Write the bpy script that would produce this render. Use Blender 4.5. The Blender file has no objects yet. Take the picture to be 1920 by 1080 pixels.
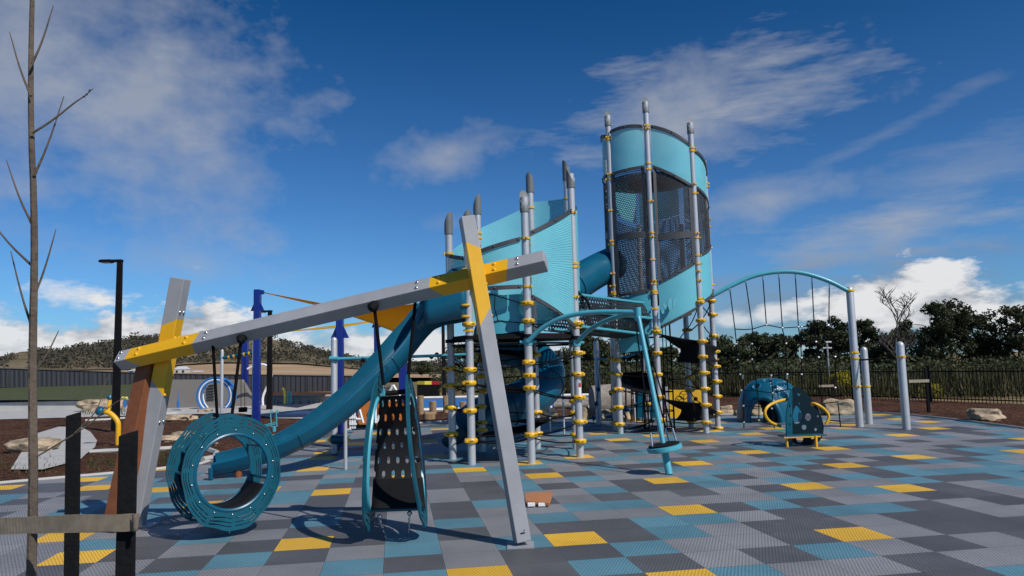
import bpy, math, random
from math import sin, cos, pi, radians
from mathutils import Vector, Matrix
random.seed(7)
SC = bpy.context.scene
COL = SC.collection

# ------------------------------------------------------------------ camera (measured from the tile grid)
F_PX, PITCH, ROLL, EYE = 1400.2, 0.102937, -0.02685, 1.624
_F = Vector((0, cos(PITCH), sin(PITCH))); _R = Vector((1, 0, 0)); _U = _R.cross(_F)
R_ = _R * cos(ROLL) + _U * sin(ROLL); U_ = -_R * sin(ROLL) + _U * cos(ROLL)
EYEV = Vector((0, 0, EYE))
def ray(x, y): return (_F * F_PX + R_ * (x - 960) - U_ * (y - 540)) / F_PX
def G(x, y, z=0.0):
    d = ray(x, y); return EYEV + d * ((z - EYE) / d.z)
def V(x, y, Y):
    d = ray(x, y); return EYEV + d * (Y / d.y)
def PL(x, y, A, B):
    n = Vector((B[1] - A[1], -(B[0] - A[0]), 0)); d = ray(x, y)
    t = (Vector((A[0], A[1], 0)) - EYEV).dot(n) / d.dot(n); return EYEV + d * t
def HZ(g, y):
    """height above ground point g that is seen at picture row y"""
    lo, hi = -3, 80
    for _ in range(45):
        m = (lo + hi) / 2; d = Vector((g[0], g[1], m)) - EYEV
        if 540 - F_PX * d.dot(U_) / d.dot(_F) > y: lo = m
        else: hi = m
    return m
cam = bpy.data.objects.new('camera', bpy.data.cameras.new('camera')); COL.objects.link(cam)
cam.data.sensor_width = 36; cam.data.lens = F_PX / 1920 * 36; cam.data.clip_end = 8000; cam.data.clip_start = .05
m3 = Matrix((R_, U_, -_F)).transposed(); cam.matrix_world = Matrix.Translation(EYEV) @ m3.to_4x4()
SC.camera = cam

# ------------------------------------------------------------------ materials
def lin(c):
    return tuple(((v / 255) / 12.92 if v / 255 <= .04045 else ((v / 255 + .055) / 1.055) ** 2.4) for v in c) + (1,)
class NT:
    def __init__(s, nt): s.t = nt; s.n = nt.nodes; s.l = nt.links
    def new(s, ty, **k):
        n = s.n.new(ty)
        for a, b in k.items(): setattr(n, a, b)
        return n
    def link(s, a, b): s.l.new(a, b)
    def m(s, op, a, b=None, c=None):
        n = s.new('ShaderNodeMath', operation=op)
        for i, v in enumerate((a, b, c)):
            if v is None: continue
            if isinstance(v, (int, float)): n.inputs[i].default_value = v
            else: s.link(v, n.inputs[i])
        return n.outputs[0]
    def mix(s, f, a, b, bt='MIX'):
        n = s.new('ShaderNodeMix', data_type='RGBA', blend_type=bt)
        for i, v in ((0, f), (6, a), (7, b)):
            if isinstance(v, (int, float, tuple)): n.inputs[i].default_value = v
            else: s.link(v, n.inputs[i])
        return n.outputs[2]
    def ramp(s, f, p):
        n = s.new('ShaderNodeValToRGB'); e = n.color_ramp.elements
        while len(e) < len(p): e.new(.5)
        for q, (a, c) in zip(e, p): q.position = a; q.color = c
        s.link(f, n.inputs[0]); return n.outputs[0]
    def noise(s, vec, sc, det=4, rough=.55):
        n = s.new('ShaderNodeTexNoise'); n.inputs['Scale'].default_value = sc; n.inputs['Detail'].default_value = det
        n.inputs['Roughness'].default_value = rough
        if vec is not None: s.link(vec, n.inputs['Vector'])
        return n.outputs['Fac']
def mat(name, base, rough=.5, metal=0, var=.08, vs=6, bump=0, bs=40, spec=.5, coat=0, holes=None, trans=0, second=None):
    m = bpy.data.materials.new(name); m.use_nodes = True; t = NT(m.node_tree)
    b = t.n['Principled BSDF']; out = t.n['Material Output']
    tc = t.new('ShaderNodeTexCoord').outputs['Object']
    nz = t.noise(tc, vs, 5)
    c1 = tuple(max(0, v * (1 - var)) for v in base[:3]) + (1,); c2 = tuple(min(1, v * (1 + var)) for v in (second or base)[:3]) + (1,)
    t.link(t.ramp(nz, [(.32, c1), (.68, c2)]), b.inputs['Base Color'])
    b.inputs['Roughness'].default_value = rough; b.inputs['Metallic'].default_value = metal
    b.inputs['Specular IOR Level'].default_value = spec; b.inputs['Coat Weight'].default_value = coat
    rr = t.m('MULTIPLY_ADD', t.noise(tc, vs * 4, 3), .16, rough - .08); t.link(rr, b.inputs['Roughness'])
    if trans: b.inputs['Transmission Weight'].default_value = trans
    if bump:
        bn = t.new('ShaderNodeBump'); bn.inputs['Strength'].default_value = bump; bn.inputs['Distance'].default_value = .02
        t.link(t.noise(tc, bs, 4), bn.inputs['Height']); t.link(bn.outputs[0], b.inputs['Normal'])
    if holes:
        kind, pu, pv, a, bb = holes
        uv = t.new('ShaderNodeUVMap').outputs[0]; sp = t.new('ShaderNodeSeparateXYZ'); t.link(uv, sp.inputs[0])
        u = t.m('DIVIDE', sp.outputs[0], pu); v = t.m('DIVIDE', sp.outputs[1], pv)
        row = t.m('FLOOR', v); off = t.m('MULTIPLY', t.m('MODULO', row, 2), .5); u = t.m('ADD', u, off)
        fu = t.m('ABSOLUTE', t.m('SUBTRACT', t.m('FRACT', u), .5)); fv = t.m('ABSOLUTE', t.m('SUBTRACT', t.m('FRACT', v), .5))
        if kind == 'round':
            d = t.m('SQRT', t.m('ADD', t.m('POWER', fu, 2), t.m('POWER', fv, 2))); hole = t.m('LESS_THAN', d, a)
        else:
            slope = t.m('ADD', t.m('DIVIDE', fu, a), t.m('MULTIPLY', t.m('MAXIMUM', t.m('SUBTRACT', fv, bb * .55), 0), 1 / (bb * .45)))
            hole = t.m('MULTIPLY', t.m('LESS_THAN', slope, 1), t.m('LESS_THAN', fv, bb))
        tr = t.new('ShaderNodeBsdfTransparent'); mx = t.new('ShaderNodeMixShader')
        t.link(hole, mx.inputs[0]); t.link(b.outputs[0], mx.inputs[1]); t.link(tr.outputs[0], mx.inputs[2]); t.link(mx.outputs[0], out.inputs[0])
    return m
M = {}
M['galv'] = mat('galvanised_post', (.50, .51, .53), .42, .35, .05, 3)
M['silver'] = mat('grey_powder_coat', (.31, .315, .335), .5, 0, .10, 3)
M['cap'] = mat('grey_plastic_cap', (.14, .15, .155), .55)
M['yellow'] = mat('yellow_plastic', (.72, .40, .010), .38, coat=.2)
M['ypaint'] = mat('yellow_powder_coat', (.76, .40, .006), .40, coat=.15, var=.04)
M['teal'] = mat('teal_slide_plastic', (.003, .088, .155), .34, coat=.12, spec=.4, var=.10, vs=2)
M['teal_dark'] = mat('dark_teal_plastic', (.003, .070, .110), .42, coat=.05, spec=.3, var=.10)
M['teal_light'] = mat('light_teal_paint', (.07, .36, .45), .36, coat=.25, var=.04)
M['perf'] = mat('perforated_teal_panel', (.150, .49, .57), .6, var=.08, vs=1.3, spec=.3, holes=('round', .030, .026, .22, 0))
M['solidteal'] = mat('light_teal_panel', (.125, .45, .54), .5, var=.05, vs=1.5)
M['meshd'] = mat('dark_perforated_metal', (.045, .044, .046), .7, 0, spec=.2, holes=('round', .050, .044, .345, 0))
M['bronze'] = mat('dark_bronze_metal', (.075, .072, .074), .45, .4)
M['rubber'] = mat('black_rubber', (.006, .006, .007), .75, spec=.2, var=.2)
M['tealsheet'] = mat('teal_plastic_sheet', (.003, .082, .125), .45, spec=.35, var=.12, vs=3)
M['slot'] = mat('slotted_black_rubber', (.008, .008, .009), .7, spec=.3, var=.2, holes=('slot', .088, .17, .17, .30))
M['net'] = mat('punched_black_rubber', (.011, .011, .012), .6, var=.2, holes=('slot', .11, .09, .30, .34))
M['rope'] = mat('black_rope', (.006, .006, .007), .9, spec=.1, bump=.6, bs=160)
M['steel'] = mat('bright_steel', (.55, .56, .58), .25, .95)
M['black'] = mat('black_paint', (.007, .007, .008), .7, spec=.12, var=.2)
M['blueP'] = mat('royal_blue_paint', (.004, .018, .20), .35, coat=.3)
M['blueH'] = mat('bright_blue_paint', (.02, .15, .42), .35)
M['white'] = mat('white_paint', (.78, .78, .78), .45)
M['corten'] = mat('rust_brown_coating', (.20, .065, .022), .6, var=.15, vs=12)
M['stake'] = mat('charred_timber_stake', (.0055, .0055, .0065), .8, spec=.15, var=.3, vs=20, bump=.25, bs=60)
M['timber'] = mat('weathered_log', (.30, .20, .11), .8, var=.25, vs=7, bump=.6, bs=14)
M['bark'] = mat('bark', (.10, .075, .055), .9, var=.3, vs=9, bump=.8, bs=20)
M['bark_dead'] = mat('dead_wood_bark', (.11, .095, .08), .9, var=.3, vs=9)
M['bark_pale'] = mat('pale_bark', (.26, .23, .20), .9, var=.3, vs=9, bump=.5, bs=20)
M['rock'] = mat('sandstone_boulder', (.20, .15, .10), .9, var=.4, vs=2.5, bump=1.0, bs=11, second=(.40, .31, .21))
M['concrete'] = mat('pale_concrete', (.42, .41, .39), .8, var=.1, vs=2, bump=.2, bs=30)
M['render'] = mat('taupe_rendered_wall', (.20, .18, .165), .85, var=.06, vs=.8)
M['lawn'] = mat('lawn_grass', (.055, .062, .012), .9, var=.3, vs=3, bump=.6, bs=30)
M['sail'] = mat('yellow_shade_cloth', (.74, .46, .008), .85, var=.05, spec=.1)
_t = NT(M['sail'].node_tree); _tl = _t.new('ShaderNodeBsdfTranslucent'); _tl.inputs[0].default_value = (.85, .50, .006, 1); _mx = _t.new('ShaderNodeMixShader'); _mx.inputs[0].default_value = .38
_t.link(_t.n['Principled BSDF'].outputs[0], _mx.inputs[1]); _t.link(_tl.outputs[0], _mx.inputs[2]); _t.link(_mx.outputs[0], _t.n['Material Output'].inputs[0])
M['orange'] = mat('orange_panel', (.50, .15, .02), .5)
M['red'] = mat('red_paint', (.35, .012, .012), .5)
M['olive'] = mat('olive_yellow_paint', (.30, .26, .03), .6)
M['brightyel'] = mat('lemon_yellow_paint', (.80, .68, .08), .6)
M['roof'] = mat('pale_metal_roof', (.50, .51, .53), .5)
M['housew'] = mat('off_white_cladding', (.48, .47, .44), .7)
M['glass'] = mat('dark_window_glass', (.02, .025, .03), .1)
M['brick'] = mat('red_brick', (.17, .055, .030), .85, var=.25, vs=10)
M['sign'] = mat('white_sticker', (.7, .7, .7), .5)
M['dirtfield'] = mat('bare_tan_field', (.34, .22, .115), .95, var=.16, vs=.05, second=(.40, .27, .15))
# leaves: colour varies per clump
def leafmat(name, c1, c2, sc=1.2):
    m = bpy.data.materials.new(name); m.use_nodes = True; t = NT(m.node_tree); b = t.n['Principled BSDF']
    tc = t.new('ShaderNodeTexCoord').outputs['Object']; nz = t.noise(tc, sc, 3)
    t.link(t.ramp(nz, [(.35, c1 + (1,)), (.65, c2 + (1,))]), b.inputs['Base Color'])
    b.inputs['Roughness'].default_value = .65; b.inputs['Specular IOR Level'].default_value = .25
    tl = t.new('ShaderNodeBsdfTranslucent'); tl.inputs[0].default_value = c2 + (1,)
    mx = t.new('ShaderNodeMixShader'); mx.inputs[0].default_value = .18
    t.link(b.outputs[0], mx.inputs[1]); t.link(tl.outputs[0], mx.inputs[2]); t.link(mx.outputs[0], t.n['Material Output'].inputs[0])
    return m
M['leafA'] = leafmat('gum_leaves', (.034, .042, .018), (.070, .080, .036))
M['leafB'] = leafmat('dark_she_oak_leaves', (.020, .026, .011), (.052, .060, .026))
M['leafC'] = leafmat('wattle_blossom', (.12, .12, .012), (.50, .42, .02), 2.5)
M['reed'] = leafmat('dry_reed_leaves', (.025, .028, .010), (.085, .078, .026), 3)
M['scrub'] = leafmat('hill_scrub_leaves', (.045, .044, .028), (.095, .085, .058), .02)
# burlap
def burlap():
    m = mat('hessian_webbing', (.36, .30, .22), .95, var=.2, vs=30)
    t = NT(m.node_tree); b = t.n['Principled BSDF']; uv = t.new('ShaderNodeUVMap').outputs[0]
    w = t.new('ShaderNodeTexWave', wave_type='BANDS', bands_direction='Y'); w.inputs['Scale'].default_value = 60; w.inputs['Distortion'].default_value = 1.5
    t.link(uv, w.inputs[0])
    w2 = t.new('ShaderNodeTexWave', wave_type='BANDS', bands_direction='X'); w2.inputs['Scale'].default_value = 90; w2.inputs['Distortion'].default_value = 1.5
    t.link(uv, w2.inputs[0])
    s = t.m('ADD', w.outputs['Fac'], w2.outputs['Fac']); bn = t.new('ShaderNodeBump'); bn.inputs['Strength'].default_value = .8; bn.inputs['Distance'].default_value = .004
    t.link(s, bn.inputs['Height']); t.link(bn.outputs[0], b.inputs['Normal'])
    return m
M['burlap'] = burlap()
def corrug(name, c, pitch):
    m = mat(name, c, .5, var=.05, vs=1); t = NT(m.node_tree); b = t.n['Principled BSDF']
    uv = t.new('ShaderNodeUVMap').outputs[0]; sp = t.new('ShaderNodeSeparateXYZ'); t.link(uv, sp.inputs[0])
    s = t.m('SINE', t.m('MULTIPLY', sp.outputs[0], 2 * pi / pitch)); s = t.m('MINIMUM', t.m('MAXIMUM', t.m('MULTIPLY', s, 2.5), -1), 1)
    bn = t.new('ShaderNodeBump'); bn.inputs['Strength'].default_value = 1; bn.inputs['Distance'].default_value = .03
    t.link(s, bn.inputs['Height']); t.link(bn.outputs[0], b.inputs['Normal']); return m
M['colorbond'] = corrug('dark_grey_ribbed_steel', (.052, .052, .056), .38)
# mulch
def mulchmat():
    m = bpy.data.materials.new('bark_mulch'); m.use_nodes = True; t = NT(m.node_tree); b = t.n['Principled BSDF']
    tc = t.new('ShaderNodeTexCoord').outputs['Object']
    v = t.new('ShaderNodeTexVoronoi'); v.inputs['Scale'].default_value = 19; v.inputs['Randomness'].default_value = 1
    mp = t.new('ShaderNodeMapping'); mp.inputs['Scale'].default_value = (1, 2.2, 1); mp.inputs['Rotation'].default_value = (0, 0, .6); t.link(tc, mp.inputs[0]); t.link(mp.outputs[0], v.inputs[0])
    hs = t.new('ShaderNodeSeparateColor'); t.link(v.outputs['Color'], hs.inputs[0])
    c = t.ramp(hs.outputs[0], [(0, (.030, .014, .008, 1)), (.5, (.105, .046, .026, 1)), (.85, (.19, .090, .052, 1)), (1, (.34, .21, .14, 1))])
    big = t.ramp(t.noise(tc, .7, 4), [(.3, (.6, .6, .6, 1)), (.7, (1.15, 1.1, 1.05, 1))])
    t.link(t.mix(1.0, c, big, 'MULTIPLY'), b.inputs['Base Color']); b.inputs['Roughness'].default_value = .95; b.inputs['Specular IOR Level'].default_value = .1
    bn = t.new('ShaderNodeBump'); bn.inputs['Strength'].default_value = 1; bn.inputs['Distance'].default_value = .05
    t.link(t.m('ADD', hs.outputs[1], t.noise(tc, 60, 3)), bn.inputs['Height']); t.link(bn.outputs[0], b.inputs['Normal']); return m
M['mulch'] = mulchmat()
# perforated safety tiles; UV is in tile units
def tilemat(name, c):
    m = bpy.data.materials.new(name); m.use_nodes = True; t = NT(m.node_tree); b = t.n['Principled BSDF']
    uv = t.new('ShaderNodeUVMap').outputs[0]; sp = t.new('ShaderNodeSeparateXYZ'); t.link(uv, sp.inputs[0])
    N = 17
    u = t.m('MULTIPLY', sp.outputs[0], N); v = t.m('MULTIPLY', sp.outputs[1], N)
    off = t.m('MULTIPLY', t.m('FLOORED_MODULO', t.m('FLOOR', v), 2), .5)
    fu = t.m('ABSOLUTE', t.m('SUBTRACT', t.m('FRACT', t.m('ADD', u, off)), .5)); fv = t.m('ABSOLUTE', t.m('SUBTRACT', t.m('FRACT', v), .5))
    # alternate slot direction in each row, like the punched grille of the tiles
    alt = t.m('FLOORED_MODULO', t.m('FLOOR', t.m('ADD', u, off)), 2)
    a = t.m('MULTIPLY_ADD', alt, .16, .16); bb = t.m('MULTIPLY_ADD', alt, -.14, .34)
    hole = t.m('MULTIPLY', t.m('LESS_THAN', fu, a), t.m('LESS_THAN', fv, bb))
    eu = t.m('ABSOLUTE', t.m('SUBTRACT', t.m('FRACT', sp.outputs[0]), .5)); ev = t.m('ABSOLUTE', t.m('SUBTRACT', t.m('FRACT', sp.outputs[1]), .5))
    seam = t.m('GREATER_THAN', t.m('MAXIMUM', eu, ev), .4935)
    rim = t.m('GREATER_THAN', t.m('MAXIMUM', eu, ev), .482)
    hole = t.m('MULTIPLY', hole, t.m('SUBTRACT', 1, rim))
    tc = t.new('ShaderNodeTexCoord').outputs['Object']
    dust = t.noise(tc, 1.3, 6, .6); fine = t.noise(tc, 25, 4)
    cc = t.ramp(dust, [(.28, tuple(v * .80 for v in c) + (1,)), (.5, tuple(c) + (1,)), (.75, tuple(min(1, v * 1.12 + .016) for v in c) + (1,))])
    wn = t.new('ShaderNodeTexWhiteNoise', noise_dimensions='2D'); fl = t.new('ShaderNodeVectorMath', operation='FLOOR'); t.link(uv, fl.inputs[0]); t.link(fl.outputs[0], wn.inputs[0])
    tv = t.m('MULTIPLY_ADD', wn.outputs[0], .24, .86); cv = t.new('ShaderNodeCombineColor'); [t.link(tv, cv.inputs[i]) for i in range(3)]
    cc = t.mix(1.0, cc, cv.outputs[0], 'MULTIPLY')
    cc = t.mix(t.m('MULTIPLY', fine, .25), cc, (.5, .48, .45, 1), 'MULTIPLY')
    scuff = t.ramp(t.noise(tc, 4.2, 8, .7), [(.60, (0, 0, 0, 1)), (.72, (1, 1, 1, 1))]); cc = t.mix(t.m('MULTIPLY', scuff, .22), cc, (.34, .32, .29, 1))
    cc = t.mix(hole, cc, tuple(v * .28 for v in c) + (1,)); cc = t.mix(t.m('MULTIPLY', seam, .75), cc, (.03, .03, .032, 1))
    t.link(cc, b.inputs['Base Color']); b.inputs['Roughness'].default_value = .55; b.inputs['Specular IOR Level'].default_value = .3
    hgt = t.m('SUBTRACT', 1, t.m('MAXIMUM', hole, seam)); bn = t.new('ShaderNodeBump'); bn.inputs['Strength'].default_value = .6; bn.inputs['Distance'].default_value = .006
    t.link(hgt, bn.inputs['Height']); t.link(bn.outputs[0], b.inputs['Normal']); return m
TM = [tilemat('tile_light_grey', (.265, .268, .284)), tilemat('tile_dark_grey', (.114, .114, .123)), tilemat('tile_blue', (.120, .275, .35)), tilemat('tile_yellow', (.86, .50, .045))]

# ------------------------------------------------------------------ mesh builder
class MB:
    def __init__(s): s.v = []; s.f = []; s.mi = []; s.uv = {}
    def add(s, vs, fs, mi=0, uv=None):
        o = len(s.v); s.v += [Vector(p) for p in vs]
        for k, f in enumerate(fs):
            if uv is not None: s.uv[len(s.f)] = [uv[i] for i in f]
            s.f.append([i + o for i in f]); s.mi.append(mi)
        return s
    def box(s, c, sz, rot=None, mi=0):
        x, y, z = [q / 2 for q in sz]; c = Vector(c)
        P = [Vector((a * x, b * y, d * z)) for d in (-1, 1) for b in (-1, 1) for a in (-1, 1)]
        if rot is not None: P = [rot @ p for p in P]
        return s.add([c + p for p in P], [(0, 2, 3, 1), (4, 5, 7, 6), (0, 1, 5, 4), (2, 6, 7, 3), (0, 4, 6, 2), (1, 3, 7, 5)], mi)
    def tube(s, pts, r, n=8, closed=False, mi=0, caps=True):
        pts = [Vector(p) for p in pts]; N = len(pts); rr = r if isinstance(r, (list, tuple)) else [r] * N
        up = None; rings = []
        for i, p in enumerate(pts):
            a = pts[(i - 1) % N] if (closed or i > 0) else p; b = pts[(i + 1) % N] if (closed or i < N - 1) else p
            t = (b - a).normalized()
            if up is None:
                up = Vector((0, 0, 1)) if abs(t.z) < .9 else Vector((1, 0, 0))
            x = t.cross(up)
            if x.length < 1e-4: x = t.cross(Vector((.3, .9, .1)))
            x.normalize(); y = x.cross(t).normalized(); up = y
            rings.append([p + (x * cos(2 * pi * k / n) + y * sin(2 * pi * k / n)) * rr[i] for k in range(n)])
        vs = [q for rg in rings for q in rg]; fs = []
        for i in range(N if closed else N - 1):
            j = (i + 1) % N
            for k in range(n): fs.append((i * n + k, i * n + (k + 1) % n, j * n + (k + 1) % n, j * n + k))
        if caps and not closed: fs += [tuple(range(n))[::-1], tuple((N - 1) * n + k for k in range(n))]
        return s.add(vs, fs, mi)
    def lathe(s, o, prof, n=16, axis=Vector((0, 0, 1)), mi=0):
        o = Vector(o); q = Vector((0, 0, 1)).rotation_difference(Vector(axis).normalized()).to_matrix()
        vs = []; fs = []
        for r, z in prof:
            for k in range(n): vs.append(o + q @ Vector((r * cos(2 * pi * k / n), r * sin(2 * pi * k / n), z)))
        for i in range(len(prof) - 1):
            for k in range(n): fs.append((i * n + k, i * n + (k + 1) % n, (i + 1) * n + (k + 1) % n, (i + 1) * n + k))
        fs += [tuple(range(n))[::-1], tuple((len(prof) - 1) * n + k for k in range(n))]
        return s.add(vs, fs, mi)
    def grid(s, nu, nv, fn, mi=0, uvf=None, closeu=False):
        vs = []; uv = []; fs = []
        for j in range(nv + 1):
            for i in range(nu + (0 if closeu else 1)):
                vs.append(fn(i / nu, j / nv)); uv.append(uvf(i / nu, j / nv) if uvf else (i / nu, j / nv))
        W = nu if closeu else nu + 1
        for j in range(nv):
            for i in range(nu):
                a, b = j * W + i, j * W + (i + 1) % W; fs.append((a, b, b + W, a + W))
        return s.add(vs, fs, mi, uv)
    def prism(s, poly, ax_u, ax_v, o, th, mi=0):
        """flat outline (list of 2-d points) given thickness"""
        ax_u, ax_v, o = Vector(ax_u), Vector(ax_v), Vector(o); n = ax_u.cross(ax_v).normalized() * (th / 2); N = len(poly)
        A = [o + ax_u * a + ax_v * b for a, b in poly]
        return s.add([p + n for p in A] + [p - n for p in A], [tuple(range(N)), tuple(range(2 * N - 1, N - 1, -1))] + [(i, i + N, (i + 1) % N + N, (i + 1) % N) for i in range(N)], mi)
    def bolt(s, p, n, r=.017, mi=0):
        return s.lathe(p, [(r * 1.25, 0), (r * 1.2, r * .35), (r * .85, r * .85), (r * .3, r * 1.15)], 8, n, mi)
    def bolts(s, name, m, parent, lst):
        for p, n, r in lst: MB().bolt(p, n, r).build(name, m, parent)
    def build(s, name, mats, parent=None, smooth=True, bev=0, solid=0, auto=40):
        me = bpy.data.meshes.new(name)
        org = Vector((0, 0, 0))
        if parent is not None: org = Vector(parent['_o'])
        elif s.v:
            lo = Vector([min(v[i] for v in s.v) for i in range(3)]); hi = Vector([max(v[i] for v in s.v) for i in range(3)])
            org = Vector(((lo.x + hi.x) / 2, (lo.y + hi.y) / 2, lo.z))
        me.from_pydata([v - org for v in s.v], [], s.f)
        for m in (mats if isinstance(mats, list) else [mats]): me.materials.append(m)
        me.polygons.foreach_set('material_index', s.mi)
        if s.uv:
            ul = me.uv_layers.new(name='UVMap')
            for fi, us in s.uv.items():
                for li, q in zip(me.polygons[fi].loop_indices, us): ul.data[li].uv = q
        me.update(); me.validate()
        if smooth:
            me.polygons.foreach_set('use_smooth', [True] * len(me.polygons)); me.set_sharp_from_angle(angle=radians(auto))
        o = bpy.data.objects.new(name, me); COL.objects.link(o); o['_o'] = tuple(org)
        if parent is not None: o.parent = parent
        else: o.location = org
        if solid: md = o.modifiers.new('thick', 'SOLIDIFY'); md.thickness = solid; md.offset = 0
        if bev: md = o.modifiers.new('bev', 'BEVEL'); md.width = bev; md.segments = 2; md.limit_method = 'ANGLE'
        return o
def tag(o, label=None, cat=None, group=None, kind=None):
    if label: o['label'] = label
    if cat: o['category'] = cat
    if group: o['group'] = group
    if kind: o['kind'] = kind
    return o
def thing(name, loc, label, cat, group=None):
    o = bpy.data.objects.new(name, None); COL.objects.link(o); o.location = loc; o['_o'] = tuple(loc); o.empty_display_size = .2
    return tag(o, label, cat, group)
def copy_tree(o, parent=None):
    c = o.copy(); COL.objects.link(c); c.parent = parent
    for ch in [x for x in bpy.data.objects if x.parent == o]: copy_tree(ch, c)
    return c
def kidless(o): return [x for x in bpy.data.objects if x.parent == o]
def wedge(pts, c): pass

# ------------------------------------------------------------------ sky, sun
SUN = Vector((.72, -.69, 0)).normalized() * cos(radians(44)) + Vector((0, 0, sin(radians(44))))
sl = bpy.data.lights.new('sun', 'SUN'); sl.energy = 4.2; sl.angle = radians(.53); sl.color = (1, .955, .89)
so = bpy.data.objects.new('sun', sl); COL.objects.link(so); so.rotation_euler = SUN.to_track_quat('Z', 'Y').to_euler(); so.location = (20, -15, 30)
W = bpy.data.worlds.new('World'); SC.world = W; W.use_nodes = True; w = NT(W.node_tree); w.n.clear()
sky = w.new('ShaderNodeTexSky', sky_type='NISHITA'); sky.sun_disc = False; sky.sun_elevation = radians(44)
sky.sun_rotation = math.atan2(SUN.x, SUN.y); sky.air_density = 1.0; sky.dust_density = .4; sky.ozone_density = 3.0; sky.altitude = 600
tc = w.new('ShaderNodeTexCoord').outputs['Generated']; nrm = w.new('ShaderNodeVectorMath', operation='NORMALIZE'); w.link(tc, nrm.inputs[0])
sp = w.new('ShaderNodeSeparateXYZ'); w.link(nrm.outputs[0], sp.inputs[0])
az = w.m('ARCTAN2', sp.outputs[0], sp.outputs[1]); el = w.m('ARCSINE', sp.outputs[2])
cmb = w.new('ShaderNodeCombineXYZ'); w.link(az, cmb.inputs[0]); w.link(el, cmb.inputs[1])
def dirpx(x, y):
    d = ray(x, y).normalized(); return math.atan2(d.x, d.y), math.asin(d.z)
def scaled(sx, sy, rot=0, off=(0, 0)):
    mp = w.new('ShaderNodeMapping'); mp.inputs['Scale'].default_value = (sx, sy, 1); mp.inputs['Rotation'].default_value = (0, 0, rot); mp.inputs['Location'].default_value = (off[0], off[1], 0)
    w.link(cmb.outputs[0], mp.inputs[0]); return mp.outputs[0]
nsoft = w.noise(scaled(1, 1.5), 7, 5, .58); nbig = w.noise(scaled(1, 2.2, 0, (5, 2)), 11, 6, .6); nfine = nbig
nwisp = w.noise(scaled(.8, 3.6, .22, (1, 7)), 9, 5, .62)
def blob(x, y, rx, ry, rot, nz, amt, soft=1.0, thr=0.0):
    a0, e0 = dirpx(x, y); da = w.m('SUBTRACT', az, a0); de = w.m('SUBTRACT', el, e0); c, s = cos(rot), sin(rot)
    u = w.m('DIVIDE', w.m('ADD', w.m('MULTIPLY', da, c), w.m('MULTIPLY', de, s)), rx / F_PX)
    v = w.m('DIVIDE', w.m('ADD', w.m('MULTIPLY', da, -s), w.m('MULTIPLY', de, c)), ry / F_PX)
    r = w.m('SQRT', w.m('ADD', w.m('MULTIPLY', u, u), w.m('MULTIPLY', v, v)))
    base = w.m('SUBTRACT', 1.0, r)
    d = w.m('ADD', base, w.m('MULTIPLY', w.m('SUBTRACT', nz, .5 + thr), 3.2))
    n = w.new('ShaderNodeMath', operation='MULTIPLY', use_clamp=True); w.link(d, n.inputs[0]); n.inputs[1].default_value = 1.0 / soft
    return w.m('MULTIPLY', n.outputs[0], amt)
soft_l = [blob(260, 180, 250, 230, 0, nsoft, .70, 1.0, -.03), blob(100, 40, 320, 220, 0, nsoft, .66, 1.1, -.02), blob(390, 310, 160, 80, -.15, nsoft, .55, 1.1, .0),
          blob(845, 285, 120, 52, .1, nsoft, .75, 1.2, -.02), blob(900, 262, 90, 26, .2, nwisp, .4, 1.6), blob(1340, 195, 290, 100, .1, nwisp, .95, 1.6), blob(1330, 200, 230, 95, .05, nsoft, .85, 1.3, -.02),
          blob(1440, 372, 170, 44, .08, nsoft, .7, 1.2), blob(1440, 372, 170, 44, .1, nwisp, .5, 1.5), blob(1650, 430, 240, 60, .12, nwisp, .8, 1.4), blob(1660, 250, 210, 16, .35, nwisp, .30, 1.3),
          blob(320, 480, 240, 50, -.1, nbig, .40, 1.6), blob(840, 415, 55, 22, .1, nsoft, .35, 1.3), blob(1780, 320, 200, 60, .2, nwisp, .35, 1.6)]
tot = soft_l[0]
for b_ in soft_l[1:]: tot = w.m('MAXIMUM', tot, b_)
cum = [blob(215, 664, 105, 66, 0, nbig, 1, .3, -.06), blob(365, 632, 85, 60, 0, nbig, 1, .3, -.07), blob(290, 650, 110, 50, 0, nbig, .9, .5, -.05), blob(1690, 572, 120, 56, 0, nbig, 1, .35, -.10), blob(1480, 583, 62, 18, 0, nbig, .85, .7, .0), blob(1365, 600, 50, 18, 0, nbig, .7, .9, .02),
       blob(700, 655, 330, 58, 0, nbig, .95, .6), blob(1050, 668, 300, 36, 0, nbig, .7, .8, .04), blob(1420, 650, 360, 16, 0, nbig, .6, .8, .06), blob(40, 650, 120, 60, 0, nbig, .95, .5), blob(1890, 600, 120, 36, 0, nbig, .9, .5),
       blob(-400, 600, 400, 90, 0, nbig, .9, .6), blob(2400, 600, 420, 90, 0, nbig, .9, .6)]
ct = cum[0]
for b_ in cum[1:]: ct = w.m('MAXIMUM', ct, b_)
# grey bands under the low clouds on the right
band = w.m('MAXIMUM', blob(1520, 560, 420, 70, .06, nwisp, .62, 1.3, -.04), blob(700, 668, 300, 20, 0, nwisp, .5, 1.2))
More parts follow.
